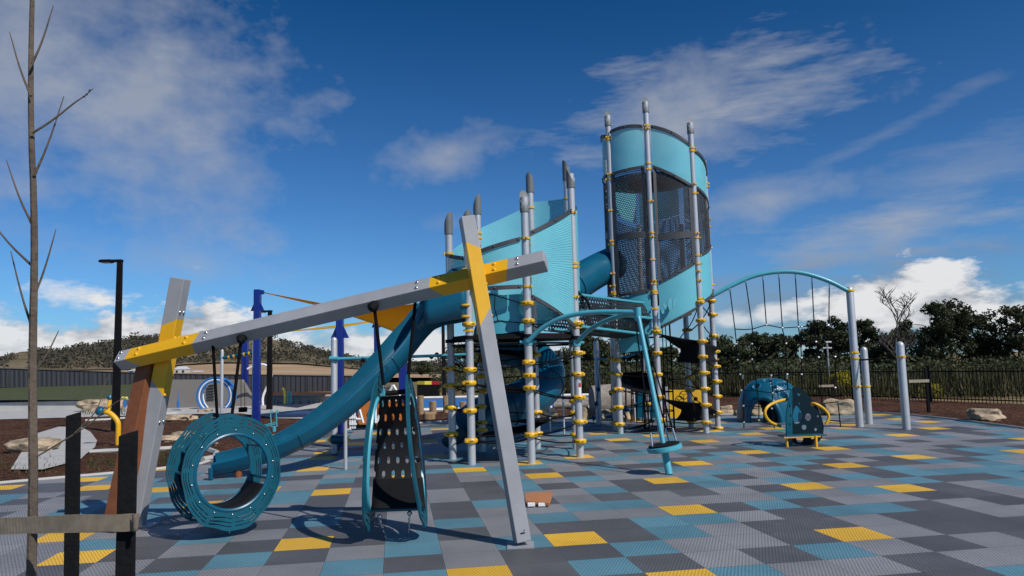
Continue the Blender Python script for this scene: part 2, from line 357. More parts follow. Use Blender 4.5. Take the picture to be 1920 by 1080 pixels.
# cloud shading: thicker parts and undersides are greyer (real low cloud bases)
shade = w.ramp(w.m('ADD', w.m('MULTIPLY', nbig, .9), w.m('MULTIPLY', nfine, .25)), [(.38, (.30, .34, .42, 1)), (.62, (.95, .96, .98, 1))])
wstr = w.new('ShaderNodeVectorMath', operation='SCALE'); w.link(shade, wstr.inputs[0]); wstr.inputs['Scale'].default_value = 9.5
softc = (4.6, 4.9, 5.5, 1)
tint = w.ramp(el, [(.12, (.44, .79, 1.16, 1)), (.48, (.08, .45, .78, 1))])
skyc = w.mix(1.0, sky.outputs[0], tint, 'MULTIPLY')
c1 = w.mix(tot, skyc, softc); c1 = w.mix(band, c1, (2.6, 3.0, 3.9, 1)); c2 = w.mix(ct, c1, wstr.outputs[0])
bg = w.new('ShaderNodeBackground'); w.link(c2, bg.inputs[0]); bg.inputs[1].default_value = .085
wo = w.new('ShaderNodeOutputWorld'); w.link(bg.outputs[0], wo.inputs[0])
SC.view_settings.view_transform = 'Standard'; SC.view_settings.look = 'None'; SC.view_settings.exposure = 0; SC.view_settings.gamma = 1
# ================================================================== GROUND
FY, FO = .156304544, (.4751051 / 2, 14.75334818 / 2)
def tile_pt(u, v, z=0):
    c, s = cos(FY), sin(FY); return Vector((FO[0] + .5 * (u * c + v * s), FO[1] + .5 * (u * s - v * c), z))
YEL = {(0,0),(3,-2),(5,1),(-5,-1),(-2,2),(1,3),(9,-3),(7,-4),(10,-7),(13,-8),(9,-11),(12,-11),(17,-14),(12,-17),(14,-19),(17,-18),(20,-16),(22,-19),(22,-21),(18,-19),(18,-21),(23,-24),(11,-19),(9,-15),(7,-14),(8,-18),(6,-17),(6,-20),(1,-11),
 (-6,-15),(-6,-17),(-9,-25),(-7,-22),(-5,-20),(-1,-26),(-2,-20),(-2,-14),(-4,-25),(-12,-10),(-11,-14),(-10,-3),(-9,-1),(-8,-6),(-9,-13),(-3,-9),(13,-14),(3,-12),(1,-8),(-7,-8),(-10,-9),(-6,-12),(-1,-10),(-5,-7),(4,-6),(6,-9),(1,-8),
 (-13,-5),(-15,-11),(-14,-2),(16,-3),(17,-8),(14,-1),(20,-11),(24,-14),(11,1),(5,-24),(10,-26),(13,-23),(1,-17),(3,-21)}
near = {
 3: {0:'D',1:'Y',2:'B',3:'G',4:'G',5:'D',6:'G',-1:'D',-2:'B',-3:'G'},
 2: {-2:'Y',-3:'B',-4:'G',-1:'D',0:'B',1:'D',2:'G',3:'D',4:'B',5:'G',6:'D',7:'G',-5:'G',-6:'B'},
 1: {-5:'G',-6:'G',-4:'B',-3:'D',-2:'G',-1:'D',0:'D',1:'B',2:'G',3:'G',4:'D',5:'Y',6:'G',7:'D',-7:'B',-8:'D'},
 0: {-5:'D',-6:'B',-7:'D',-8:'G',-9:'D',-4:'G',-3:'B',-2:'G',-1:'B',0:'Y',1:'D',2:'B',3:'G',4:'D',5:'D',6:'G',7:'D',8:'D'},
 -1: {-9:'Y',-8:'D',-7:'G',-6:'D',-5:'Y',-4:'D',-3:'B',-2:'D',-1:'G',0:'D',1:'D',2:'B',3:'B',4:'G',5:'D',6:'B',7:'B',8:'D'},
 -2: {-9:'B',-8:'D',-7:'B',-6:'G',-5:'D',-4:'D',-3:'G',-2:'B',-1:'G',0:'B',1:'G',2:'G',3:'Y',4:'D',5:'B',6:'D',7:'G',8:'G',9:'D'},
 -3: {-6:'D',-5:'B',-4:'D',-3:'G',-2:'D',-1:'G',0:'G',1:'B',2:'B',3:'G',4:'G',5:'G',6:'B',7:'G',8:'B',9:'Y',10:'D'},
 -4: {-5:'G',-4:'D',-3:'G',-2:'D',-1:'B',0:'D',1:'G',2:'D',3:'G',4:'D',5:'G',6:'D',7:'Y',8:'G',9:'G',10:'B'},
 -5: {-5:'D',-4:'G',-3:'G',-2:'G',-1:'D',0:'G',1:'G',2:'B',3:'D',4:'D',5:'B',6:'G',7:'B',8:'D',9:'B',10:'D',11:'B'},
 -6: {-6:'B',-5:'D',-4:'G',-2:'G',-1:'D',1:'D',2:'G',3:'D',4:'Y',5:'B',6:'D',7:'G',8:'D',9:'G',10:'D',11:'B',12:'G'},
 -7: {-6:'B',-5:'Y',-4:'G',-3:'G',-2:'D',-1:'D',0:'B',1:'G',2:'B',3:'G',4:'G',5:'G',6:'B',7:'G',8:'B',9:'D',10:'Y',11:'D',12:'D',13:'B'},
 -8: {-5:'D',-4:'D',-3:'B',-2:'D',-1:'G',0:'G',1:'Y',2:'D',3:'G',4:'G',5:'B',6:'G',7:'B',8:'D',9:'B',10:'D',11:'G',12:'D',13:'Y'},
 -9: {-3:'Y',-2:'D',-1:'G',0:'B',1:'D',2:'G',3:'B',4:'D',5:'D',6:'Y',7:'G',8:'G',9:'B',10:'B',11:'D',12:'G',13:'B',14:'G'},
 -10: {-2:'B',-1:'Y',1:'B',2:'G',3:'D',4:'G',5:'B',6:'D',7:'B',8:'G',9:'D',10:'G',11:'G',12:'G',13:'B',14:'G'},
 -11: {0:'G',2:'B',3:'G',4:'B',5:'G',6:'G',7:'D',8:'B',9:'Y',10:'B',11:'D',12:'Y',13:'D'},
 -12: {2:'G',3:'Y',4:'G',5:'B',6:'G',9:'D',10:'B',11:'D',12:'D',13:'B',14:'B',15:'G'}}
def topx(p):
    d = p - EYEV; f = d.dot(_F); return (960 + F_PX * d.dot(R_) / f, 540 - F_PX * d.dot(U_) / f, f)
EDGE = [(-330, 965), (-120, 925), (0, 905), (80, 898), (150, 892), (218, 886), (301, 878), (375, 869), (430, 850), (505, 817), (600, 808), (690, 803), (780, 793), (850, 788), (960, 786), (1060, 784), (1130, 781), (1250, 779), (1390, 776), (1500, 774), (1600, 771), (1690, 776), (1780, 785), (1900, 800), (2050, 820)]
def far_skip(p):
    x, y, f = topx(p)
    if f < 2: return False
    if x < -330 or x > 2050: return f > 14
    for (x0, y0), (x1, y1) in zip(EDGE, EDGE[1:]):
        if x0 <= x <= x1: return y < y0 + (y1 - y0) * (x - x0) / (x1 - x0) - 9
    return False
IX = dict(G=0, D=1, B=2, Y=3)
rt = random.Random(21); mb = MB()
for v in range(-58, 14):
    for u in range(-44, 62):
        k = near.get(v, {}).get(u)
        if far_skip(tile_pt(u + .5, v + .5)): continue
        r = rt.random()
        if k is None: k = 'Y' if (u, v) in YEL else ('G' if r < .40 else 'D' if r < .70 else 'B' if r < .975 or (-26 < v and -12 < u < 24) else 'Y')
        mb.add([tile_pt(u, v), tile_pt(u, v + 1), tile_pt(u + 1, v + 1), tile_pt(u + 1, v)], [(0, 1, 2, 3)], IX[k], [(u, v), (u, v + 1), (u + 1, v + 1), (u + 1, v)])
tag(mb.build('playground_floor', TM, smooth=False), kind='structure')

def sheet(name, near_px, far_px, z, m, zfar=None, n=10, bumpy=0, kind='structure', abs_pts=False):
    mb = MB(); K = len(near_px); pn = [Vector(p) if abs_pts else G(*p, z) for p in near_px]; pf = [Vector(p) if abs_pts else G(*p, z if zfar is None else zfar) for p in far_px]
    def fn(a, b):
        t = a * (K - 1); i = min(int(t), K - 2); t -= i
        p = pn[i].lerp(pn[i + 1], t).lerp(pf[i].lerp(pf[i + 1], t), b)
        if bumpy and 0 < b < 1: p = p + Vector((0, 0, random.uniform(-.2, 1) * bumpy))
        return p
    mb.grid((K - 1) * 8, n, fn); return tag(mb.build(name, m), kind=kind)
# base earth, one sheet to the horizon
def groundmat():
    m = bpy.data.materials.new('dry_grass_ground'); m.use_nodes = True; t = NT(m.node_tree); b = t.n['Principled BSDF']
    tc = t.new('ShaderNodeTexCoord').outputs['Object']
    a = t.ramp(t.noise(tc, .02, 6), [(.35, (.14, .115, .055, 1)), (.6, (.26, .19, .10, 1))]); f = t.ramp(t.noise(tc, 1.5, 5), [(.3, (.7, .7, .7, 1)), (.7, (1.1, 1.1, 1.1, 1))])
    t.link(t.mix(1.0, a, f, 'MULTIPLY'), b.inputs['Base Color']); b.inputs['Roughness'].default_value = 1; b.inputs['Specular IOR Level'].default_value = .1
    return m
M['ground'] = groundmat()
mb = MB(); mb.add([(-4000, -600, -.06), (4000, -600, -.06), (4000, 5000, -.06), (-4000, 5000, -.06)], [(0, 1, 2, 3)]); tag(mb.build('ground', M['ground'], smooth=False), kind='structure')
# mulch beds round the rubber floor (three runs), slightly heaped above it
edge = [(-330, 965), (-120, 925), (0, 905), (80, 898), (150, 892), (218, 886), (301, 878), (375, 869), (430, 850), (505, 817), (600, 808), (690, 803)]
far = [(-500, 790), (-220, 788), (-60, 785), (60, 783), (150, 781), (218, 780), (300, 776), (370, 774), (450, 773), (520, 775), (600, 776), (650, 777)]
sheet('mulch_bed', edge, far, .02, M['mulch'], n=14, bumpy=.035)
edge2 = [(690, 803), (780, 793), (850, 788), (960, 786), (1060, 784), (1130, 781), (1250, 779), (1390, 776), (1500, 774), (1600, 771), (1690, 776), (1780, 785), (1900, 800), (2050, 820)]
far2 = [(650, 777), (770, 776), (850, 771), (960, 770), (1060, 768), (1130, 755), (1250, 740), (1360, 738), (1480, 741), (1580, 744), (1680, 748), (1780, 752), (1920, 758), (2080, 768)]
sheet('mulch_bed', edge2, far2, .02, M['mulch'], n=14, bumpy=.035)
# concrete edging strip between floor and mulch
mb = MB(); pts = [G(*p, .02) for p in edge + edge2[1:]]; mb.tube([p + Vector((0, 0, -.01)) for p in pts], .035, 6)
tag(mb.build('edging_strip', M['concrete']), kind='structure')
# paved strip and wet-play surface behind
sheet('concrete_path', [(-420, 792), (-60, 788), (150, 782), (300, 778), (370, 776), (450, 775), (520, 784), (570, 785), (660, 781), (780, 780)], [(-420, 772), (-60, 769), (150, 766), (300, 763), (370, 762), (450, 760), (520, 758), (570, 757), (660, 752), (790, 744)], .05, M['concrete'], n=4)
def bluemat():
    m = mat('blue_sport_surface', (.025, .15, .42), .6, var=.15, vs=1.2); t = NT(m.node_tree); b = t.n['Principled BSDF']
    tc = t.new('ShaderNodeTexCoord').outputs['Object']; mp = t.new('ShaderNodeMapping'); mp.inputs['Scale'].default_value = (.12, 1.1, 1); t.link(tc, mp.inputs[0])
    nz = t.noise(mp.outputs[0], .9, 4); old = b.inputs['Base Color'].links[0].from_socket
    t.link(t.mix(t.ramp(nz, [(.60, (0, 0, 0, 1)), (.62, (1, 1, 1, 1))]), old, (.35, .42, .5, 1)), b.inputs['Base Color']); return m
M['bluesurf'] = bluemat()
sheet('blue_play_surface', [(780, 769), (850, 768), (960, 766), (1060, 764), (1140, 762)], [(780, 748), (850, 747), (960, 746), (1060, 744), (1140, 742)], .056, M['bluesurf'], n=3)
mb = MB()
for yy in (769.5, 746.5): mb.tube([G(x, yy - (x - 780) * .018, .06) for x in (780, 900, 1020, 1140)], .09, 6)
tag(mb.build('kerb', M['white']), kind='structure')
mb = MB(); mb.add([G(x, y, .056) for x, y in [(520, 778), (585, 776), (600, 771), (560, 770)]], [(0, 1, 2, 3)], 0); mb.add([G(x, y, .056) for x, y in [(585, 782), (640, 778), (640, 775), (590, 777)]], [(0, 1, 2, 3)], 0)
tag(mb.build('painted_ground_marking', M['blueH'], smooth=False), kind='structure')
# white curved path piece at far left
mb = MB(); mb.add([G(x, y, .062) for x, y in [(20, 880), (60, 815), (110, 800), (152, 800), (170, 810), (182, 826), (178, 838), (160, 852), (150, 862), (80, 880)]], [tuple(range(10))]); tag(mb.build('white_footpath', M['concrete'], smooth=False), kind='structure')
for P_ in ([(160, 789), (200, 787), (240, 784)], [(168, 848), (200, 846), (230, 845)], [(300, 842), (320, 841), (345, 838)], [(322, 768), (338, 769), (342, 772), (330, 775), (310, 776)], [(380, 862), (402, 858), (407, 850), (392, 844), (370, 842)]):
    mb = MB(); mb.tube([G(x, y, .05) for x, y in P_], .06, 6); tag(mb.build('edging_strip', M['concrete']), kind='structure')
# raised lawn terrace on the left
sheet('lawn', [V(x, 750 + (150 - x) * -.0, 37) for x in (-700, -300, 0, 150, 250, 330)], [V(x, 722 + (200 - x) * .027, 60) for x in (-700, -300, 0, 150, 250, 345)], 0, M['lawn'], n=4, abs_pts=True)
sheet('lawn', [V(x, 743, 37) for x in (480, 560, 640, 700)], [V(x, 735, 60) for x in (470, 560, 640, 700)], 0, M['mulch'], n=4, abs_pts=True)

# ================================================================== SWING FRAME
def beam(p0, p1, w, d, side, cuts, mats, name, parent, hollow=False):
    """square tube from p0 to p1; cuts = list of (t on the four corners); material alternates"""
    p0, p1 = Vector(p0), Vector(p1); ax = (p1 - p0).normalized(); L = (p1 - p0).length
    s1 = (side - ax * side.dot(ax)).normalized(); s2 = ax.cross(s1)
    cs = [(w / 2, d / 2), (-w / 2, d / 2), (-w / 2, -d / 2), (w / 2, -d / 2)]
    mb = MB(); rings = [[0] * 4] + [[c / L if abs(c) > 1 else c for c in q] for q in cuts] + [[1] * 4]; vs = []
    for q in rings:
        for (a, b), t in zip(cs, q): vs.append(p0 + ax * (L * t) + s1 * a + s2 * b)
    for i in range(len(rings) - 1):
        base = i * 4
        mb.add([vs[base + k] for k in range(8)], [(k, (k + 1) % 4, 4 + (k + 1) % 4, 4 + k) for k in range(4)] + ([(3, 2, 1, 0)] if i == 0 else []) + ([(4, 5, 6, 7)] if i == len(rings) - 2 else []), i % 2)
    # weld
    o = mb.build(name, mats, parent, smooth=False); bmw = __import__('bmesh').new(); bmw.from_mesh(o.data); __import__('bmesh').ops.remove_doubles(bmw, verts=bmw.verts, dist=1e-5); bmw.to_mesh(o.data); bmw.free()
    md = o.modifiers.new('bev', 'BEVEL'); md.width = .008; md.segments = 2; md.limit_method = 'ANGLE'
    def surf(t, a, b): return p0 + ax * (L * t) + s1 * a + s2 * b
    return o, surf, ax, s1, s2
A_, B_ = G(252, 992), G(982, 1017)
PLN = (A_, B_)
fr = thing('swing_frame', (A_.x, A_.y, 0), 'big leaning grey and yellow beam frame carrying two hanging pods', 'swing frame')
plane_n = Vector((B_.y - A_.y, -(B_.x - A_.x), 0)).normalized()      # towards the camera side
if plane_n.y > 0: plane_n = -plane_n
rot45 = (plane_n + Vector((0, 0, .0)))
# right leg, in front of the cross beam
def pl(x, y, off=0):
    """point on the beam plane moved 'off' metres along its normal (towards the viewer)"""
    n = plane_n; A2, B2 = A_ + n * off, B_ + n * off; return PL(x, y, A2, B2)
legdir_side = (plane_n + Vector((.50, 0, 0))).normalized()
MT = [M['silver'], M['ypaint']]
# face order of corners: (+,+), (-,+), (-,-), (+,-) in (toward-camera, sideways)
p0, p1 = pl(979, 1014, .12), pl(875, 408, .12)
o, sf, ax, s1, s2 = beam(p0 - Vector((0, 0, .0)), p1, .155, .135, legdir_side, [[.706, .66, .60, .65], [.892, .87, .89, .917]], MT, 'leg', fr)
tag(o, 'right leg crossing in front of the beam')
mbB = []; mbY = []
for t in (.60, .68, .78, .84, .90, .96):
    for e in (-.035, .035): (mbY if .66 < t < .86 else mbB).append((sf(t, e, -.0675 if s2.x < 0 else .0675) , (s2 if s2.x > 0 else -s2), .014))
MB().bolts('bolt', M['steel'], fr, mbB); MB().bolts('bolt', M['ypaint'], fr, mbY)
# foot plate, small cut-out mark and warning sticker
mb = MB(); mb.box(G(982, 1017) + plane_n * .12 + Vector((0, 0, .006)), (.24, .24, .012)); mb.build('foot_plate', M['silver'], fr)
mb = MB(); mb.tube([sf(.026, .079, a) for a in (.02, .0, -.02)], .006, 6); mb.tube([sf(.033, .079, a) for a in (.02, .015)], .006, 6); mb.build('lock_slot', M['black'], fr)
sgn = (1 if s2.x > 0 else -1) * .0685
mb = MB(); mb.add([sf(.385, .04, sgn), sf(.385, -.03, sgn), sf(.44, -.03, sgn), sf(.44, .04, sgn)], [(0, 1, 2, 3)]); 
ob = mb.build('warning_sticker', M['sign'], fr, smooth=False)
mb = MB(); mb.add([sf(.425, .038, sgn * 1.02), sf(.425, -.028, sgn * 1.02), sf(.436, -.028, sgn * 1.02), sf(.436, .038, sgn * 1.02)], [(0, 1, 2, 3)]); mb.build('red_label', M['red'], ob and fr, smooth=False)
# left leg, behind the cross beam
p0, p1 = pl(253, 985, -.10), pl(339, 522, -.10)
o, sf, ax, s1, s2 = beam(p0, p1, .16, .16, Vector((-.05, -1, 0)), [[.53, .53, .585, .585], [.835, .835, .80, .80]], MT, 'leg', fr)
tag(o, 'left leg passing behind the beam')
mbB = []; mbY = []; sd = s2 if (s2 + s1).dot(plane_n) > 0 else -s2
for t in (.42, .53, .76, .865):
    for e in (-.04, .04):
        q = sf(t, 0, 0) + s1 * (e) + s2 * (.08 if s2.x > 0 else -.08)
        (mbY if .5 < t < .8 else mbB).append((q, s2 if s2.x > 0 else -s2, .016))
MB().bolts('bolt', M['steel'], fr, mbB); MB().bolts('bolt', M['ypaint'], fr, mbY)
mb = MB(); mb.box(G(252, 990) - plane_n * .10 + Vector((0, 0, .006)), (.3, .26, .012)); mb.build('foot_plate', M['silver'], fr)
# brown companion leg
p0, p1 = pl(214, 990, .14), pl(281, 672, -.06)
mb = MB(); o, sf, ax, s1, s2 = beam(p0, p1, .17, .17, Vector((-.31, -.95, 0)), [], [M['corten']], 'leg', fr); tag(o, 'rust brown leg')
# cross beam, turned on edge: one face looks up, one looks down
c0, c1 = pl(226, 677, .11), pl(1024, 489, -.07)
def tx(px):
    lo, hi = 0, 1
    for _ in range(30):
        m_ = (lo + hi) / 2
        if topx(c0.lerp(c1, m_))[0] < px: lo = m_
        else: hi = m_
    return lo
up45 = (Vector((0, 0, 1)) + plane_n * 1.15).normalized()
L = (c1 - c0).length
o, sf, ax, s1, s2 = beam(c0, c1, .15, .16, up45, [[tx(246), tx(264), tx(264), tx(248)], [tx(372), tx(362), tx(362), tx(378)], [tx(810), tx(830), tx(830), tx(811)], [tx(955), tx(944), tx(944), tx(956)]], MT, 'cross_beam', fr)
mbB = []; mbY = []
for t in [tx(q) for q in (233, 266, 355, 392, 787, 828, 931, 974)]:
    for e in (-.04, .04): (mbY if (tx(246) < t < tx(372) or tx(811) < t < tx(955)) else mbB).append((sf(t, .075, e), s1, .016))
MB().bolts('bolt', M['steel'], fr, mbB); MB().bolts('bolt', M['ypaint'], fr, mbY)
# low brown board with white brackets by the front leg
bb = thing('step_board', (.22, 8.95, 0), 'short rust brown board with white end brackets, low behind the front leg', 'step board')
a, b, c, d = V(985, 924, 8.95), V(1037, 921, 9.05), V(1030, 943, 8.72), V(985, 938, 8.8)
mb = MB(); mb.add([a, b, c, d] + [p - Vector((0, 0, .035)) for p in (a, b, c, d)], [(0, 3, 2, 1), (4, 5, 6, 7), (0, 1, 5, 4), (1, 2, 6, 5), (2, 3, 7, 6), (3, 0, 4, 7)]); mb.build('board', mat('tan_board', (.36, .15, .065), .6), bb, smooth=False, bev=.004)
for x in (996, 1016):
    p = V(x, 941, 8.74); mb = MB(); mb.box((p.x, p.y + .02, p.z * .5), (.085, .05, max(.04, p.z * .55))); mb.build('bracket', M['white'], bb, smooth=False, bev=.004)

# ---- pods
def wavy(r0, th, k=7, a=.028, ph=0): return r0 * (1 + a * cos(k * th + ph) + .5 * a * cos((k * 2 + 1) * th + ph * 2))
def disc_ring(mb, o, u, v, bands, ru=1, rv=1, th=.018, k=7, sq=0):
    n = u.cross(v).normalized() * (th / 2); N = 96; u = u * ru; v = v * rv
    def P(r, t): return o + u * (r * cos(t) * (1 - sq * max(0, r - .375))) + v * (r * sin(t))
    for bi, (ri, ro, gaps) in enumerate(bands):
        for i in range(N):
            t0, t1 = 2 * pi * i / N, 2 * pi * (i + 1) / N
            a_ = .0 if bi == 0 else .022
            q = [P(wavy(ri, t0, k, a_ if bi else 0, .5 + bi * .22), t0), P(wavy(ri, t1, k, a_ if bi else 0, .5 + bi * .22), t1), P(wavy(ro, t1, k, .022, .5 + bi * .22 + .4), t1), P(wavy(ro, t0, k, .022, .5 + bi * .22 + .4), t0)]
            mb.add([p + n for p in q] + [p - n for p in q], [(0, 1, 2, 3), (7, 6, 5, 4), (0, 4, 5, 1), (2, 6, 7, 3)])
    for i in range(k * 2 - 1):
        t = 2 * pi * (i + .3) / (k * 2 - 1); q0, q1 = P(bands[0][0] * 1.04, t), P(bands[-1][1] * .96, t)
        w_ = (u.normalized() * -sin(t) + v.normalized() * cos(t)) * .020
        mb.add([q0 + w_ + n * .9, q0 - w_ + n * .9, q1 - w_ + n * .9, q1 + w_ + n * .9, q0 + w_ - n * .9, q0 - w_ - n * .9, q1 - w_ - n * .9, q1 + w_ - n * .9], [(0, 1, 2, 3), (7, 6, 5, 4), (1, 5, 6, 2), (3, 7, 4, 0)])
def chain(mb, p0, p1, r=.011):
    p0, p1 = Vector(p0), Vector(p1); L = (p1 - p0).length; n = max(2, int(L / .032)); d = (p1 - p0).normalized(); x = d.cross(Vector((.3, 1, .2))).normalized(); y = d.cross(x)
    for i in range(n):
        c = p0 + d * ((i + .5) * L / n); s_ = x if i % 2 else y
        mb.tube([c + d * (.02 * cos(t)) + s_ * (r * sin(t)) for t in [2 * pi * k / 8 for k in range(8)]], .0035, 4, True)
YP = 7.62
pc = V(437, 885, YP); axd = Vector((-.66, .75, -.01)).normalized(); up = Vector((.02, 0, 1)); pu = up.cross(axd).normalized(); pv = axd.cross(pu).normalized()
if pu.x < 0: pu, pv = -pu, pv
back = pc + axd * .47
pod = thing('ring_pod', (pc.x - .1, pc.y + .15, 0), 'round teal pod of two slotted wavy rings hanging left under the beam', 'swing pod', 'pods hanging from the beam')
SX = 1.16
for k_, c_ in enumerate((pc, back)):
    mb = MB(); disc_ring(mb, c_, pu, pv, [(.380, .447, 0), (.457, .488, 0), (.499, .524, 0), (.535, .570, 0)], th=.016, k=6, sq=.68); r_ = mb.build('slotted_ring', M['tealsheet'], pod, bev=0)
    mb = MB(); mb.tube([c_ + (pu * cos(t) + pv * sin(t)) * .372 for t in [2 * pi * i / 64 for i in range(64)]], .019, 8, True); mb.build('inner_rim', M['teal'], pod)
mb = MB()
def belt(a0, a1, rr, wv=.0):
    mb.grid(48, 2, lambda a, b: pc + axd * (.02 + .43 * b) + (pu * cos(a0 + (a1 - a0) * a) + pv * sin(a0 + (a1 - a0) * a)) * (rr), uvf=lambda a, b: (b * .40, a * (a1 - a0) * rr))
belt(radians(100), radians(262), .382)
mb.build('rubber_belt', M['slot'], pod, solid=.012)
mb = MB(); mb.grid(30, 2, lambda a, b: pc + axd * (.02 + .43 * b) + (pu * cos(radians(235 + 100 * a)) + pv * sin(radians(235 + 100 * a))) * .365); mb.build('rubber_seat', M['rubber'], pod, solid=.014)
for a_ in (35, 95, 150, 180, 215, 250, 300, 345):
    mb = MB(); t = radians(a_); q = (pu * cos(t) + pv * sin(t)) * .40; mb.tube([pc + q, back + q], .014, 8); mb.build('spacer_tube', M['teal'], pod)
for a_ in (100, 125, 150, 175, 205):
    mb = MB(); t = radians(a_); q = (pu * cos(t) + pv * sin(t)) * .392; mb.lathe(pc + q + axd * .03, [(.028, 0), (.028, .05), (.012, .055)], 10, q.normalized()); mb.build('rubber_clip', M['black'], pod)
mb = MB()
for a_ in range(10, 360, 26):
    t = radians(a_); MB().bolt(pc + (pu * cos(t) + pv * sin(t)) * .412 - axd * .010, -axd, .009).build('bolt', M['steel'], pod)
for (x0, y0, x1, y1) in ((452, 638, 434, 786), (399, 640, 408, 792)):
    q0 = pl(x0, y0, .1); off = .06 if x0 > 420 else .42; q1 = V(x1, y1, YP + (0 if x0 > 420 else .32)); mb = MB(); mb.tube([q0, q0.lerp(q1, .5) + Vector((0, 0, -.005)), q1], .017, 8); mb.build('rope', M['rope'], pod)
mb = MB(); q = pl(453, 632, .12); mb.lathe(q - plane_n * .03, [(.045, 0), (.05, .05), (.03, .075), (.02, .09)], 14, plane_n + Vector((0, 0, -.6))); mb.build('rope_pivot', M['rubber'], pod)
mb = MB(); chain(mb, pc - pv * .575 + axd * .06, G(430, 1003)); chain(mb, back - pv * .56, G(398, 992)); mb.build('tether_chain', M['steel'], pod)

# second pod: two upright leaf shaped sides, mat between
YQ = 7.35
pod2 = thing('leaf_pod', (V(745, 860, YQ).x, YQ, 0), 'tall teal pod with leaf shaped sides and black slotted back hanging by the front leg', 'swing pod', 'pods hanging from the beam')
cL, cR = V(700, 855, YQ), V(786, 850, YQ)
for s_, c_, tp, bt in ((-1, cL, V(712, 706, YQ + .12), V(690, 1000, YQ - .1)), (1, cR, V(766, 700, YQ + .12), V(797, 992, YQ - .1))):
    vv = (tp - bt) / 2; cc = (tp + bt) / 2
    hh = vv.length; vv = vv.normalized(); uu = Vector((.02 if s_ < 0 else -.01, 1, 0)); uu = (uu - vv * uu.dot(vv)).normalized()
    mb = MB(); disc_ring(mb, cc, uu, vv, [(.70, .78, 0), (.805, .865, 0), (.885, .95, 0)], ru=.46, rv=hh / .97, th=.018, k=6); mb.build('leaf_side', M['tealsheet'], pod2)
    mb = MB(); mb.tube([cc + uu * (.325 * cos(t)) + vv * (hh * .715 * sin(t)) + Vector((-.012 * s_, 0, 0)) for t in [2 * pi * i / 48 for i in range(48)]], .020, 8, True); mb.build('inner_rim', M['teal_light'], pod2)
    if s_ < 0: CL = (cc, uu, vv, hh)
    else: CR = (cc, uu, vv, hh)
mb = MB()
def matpt(a, b):
    y = 744 + 211 * b; Yd = YQ + .04 + .20 * sin(pi * min(1, b * 1.05)) - .20 * max(0, b - .75) / .25
    return V(713 - 16 * b ** .8, y, Yd).lerp(V(771 + 27 * b ** .7, y - 3, Yd - .02), a)
mb.grid(8, 40, matpt, uvf=lambda a, b: (a * .44, b * 1.35)); mb.build('slotted_mat', M['slot'], pod2, solid=.012)
mb = MB(); mb.grid(8, 14, lambda a, b: matpt(a, .74 + .26 * b) + Vector((0, -.018, .004))); mb.build('seat_mat', M['rubber'], pod2, solid=.012)
for y_, nm in ((738, 'top_bar'), (957, 'bottom_bar')):
    xa, xb = ((722, 762) if y_ == 738 else (697, 799)); mb = MB(); YY = YQ + (-.12 if y_ > 900 else .02); mb.tube([V(xa, y_, YY), V(xb, y_ - 4, YY)], .026 if y_ < 800 else .018, 10); mb.build(nm, M['rubber'] if y_ < 800 else M['teal'], pod2)
for x_ in (719, 765):
    mb = MB(); mb.tube([V(x_ - 5 if x_ < 740 else x_ + 6, 741, YQ), V(x_, 741, YQ), V(x_, 730, YQ)], .020, 10); mb.build('yoke', M['teal_light'], pod2)
    mb = MB(); mb.tube([V(x_, 736, YQ), V(x_, 722, YQ)], .016, 10); mb.tube([V(x_, 732, YQ), V(x_, 731, YQ)], .022, 10); mb.tube([V(x_, 726, YQ), V(x_, 725, YQ)], .022, 10); mb.build('swivel', M['steel'], pod2)
for x0, y0, x1, off in ((702, 576, 719, .08), (779, 562, 764, -.12)):
    q = pl(x0, y0, off); mb = MB(); mb.tube([q, V(x1, 722, YQ)], .017, 8); mb.build('rope', M['rope'], pod2)
mb = MB(); mb.lathe(pl(702, 572, .10), [(.05, 0), (.055, .05), (.035, .075), (.02, .09)], 14, plane_n + Vector((0, 0, -.6))); mb.build('rope_pivot', M['rubber'], pod2)
mb = MB(); chain(mb, V(710, 966, YQ - .12), G(724, 1010)); chain(mb, V(768, 962, YQ - .12), G(766, 1003)); mb.build('tether_chain', M['steel'], pod2)
for (x_, y_) in ((712, 968), (768, 962)):
    mb = MB(); mb.lathe(V(x_, y_ + 4, YQ - .12), [(.012, 0), (.024, .01), (.024, .03), (.01, .04)], 10); mb.build('shackle', M['steel'], pod2)
mb = MB()
for t in (.15, .33, .52, .7, .85):
    for sg, C4 in ((1, CR),):
        a = radians(92 - 198 * t); cc, uu, vv, hh = C4; MB().lathe(cc + uu * (.285 * cos(a)) + vv * (hh * .64 * sin(a)) - Vector((.02, .03, 0)), [(.02, 0), (.03, .02), (.02, .045)], 8, Vector((0, -1, .1))).build('rubber_clip', M['black'], pod2)
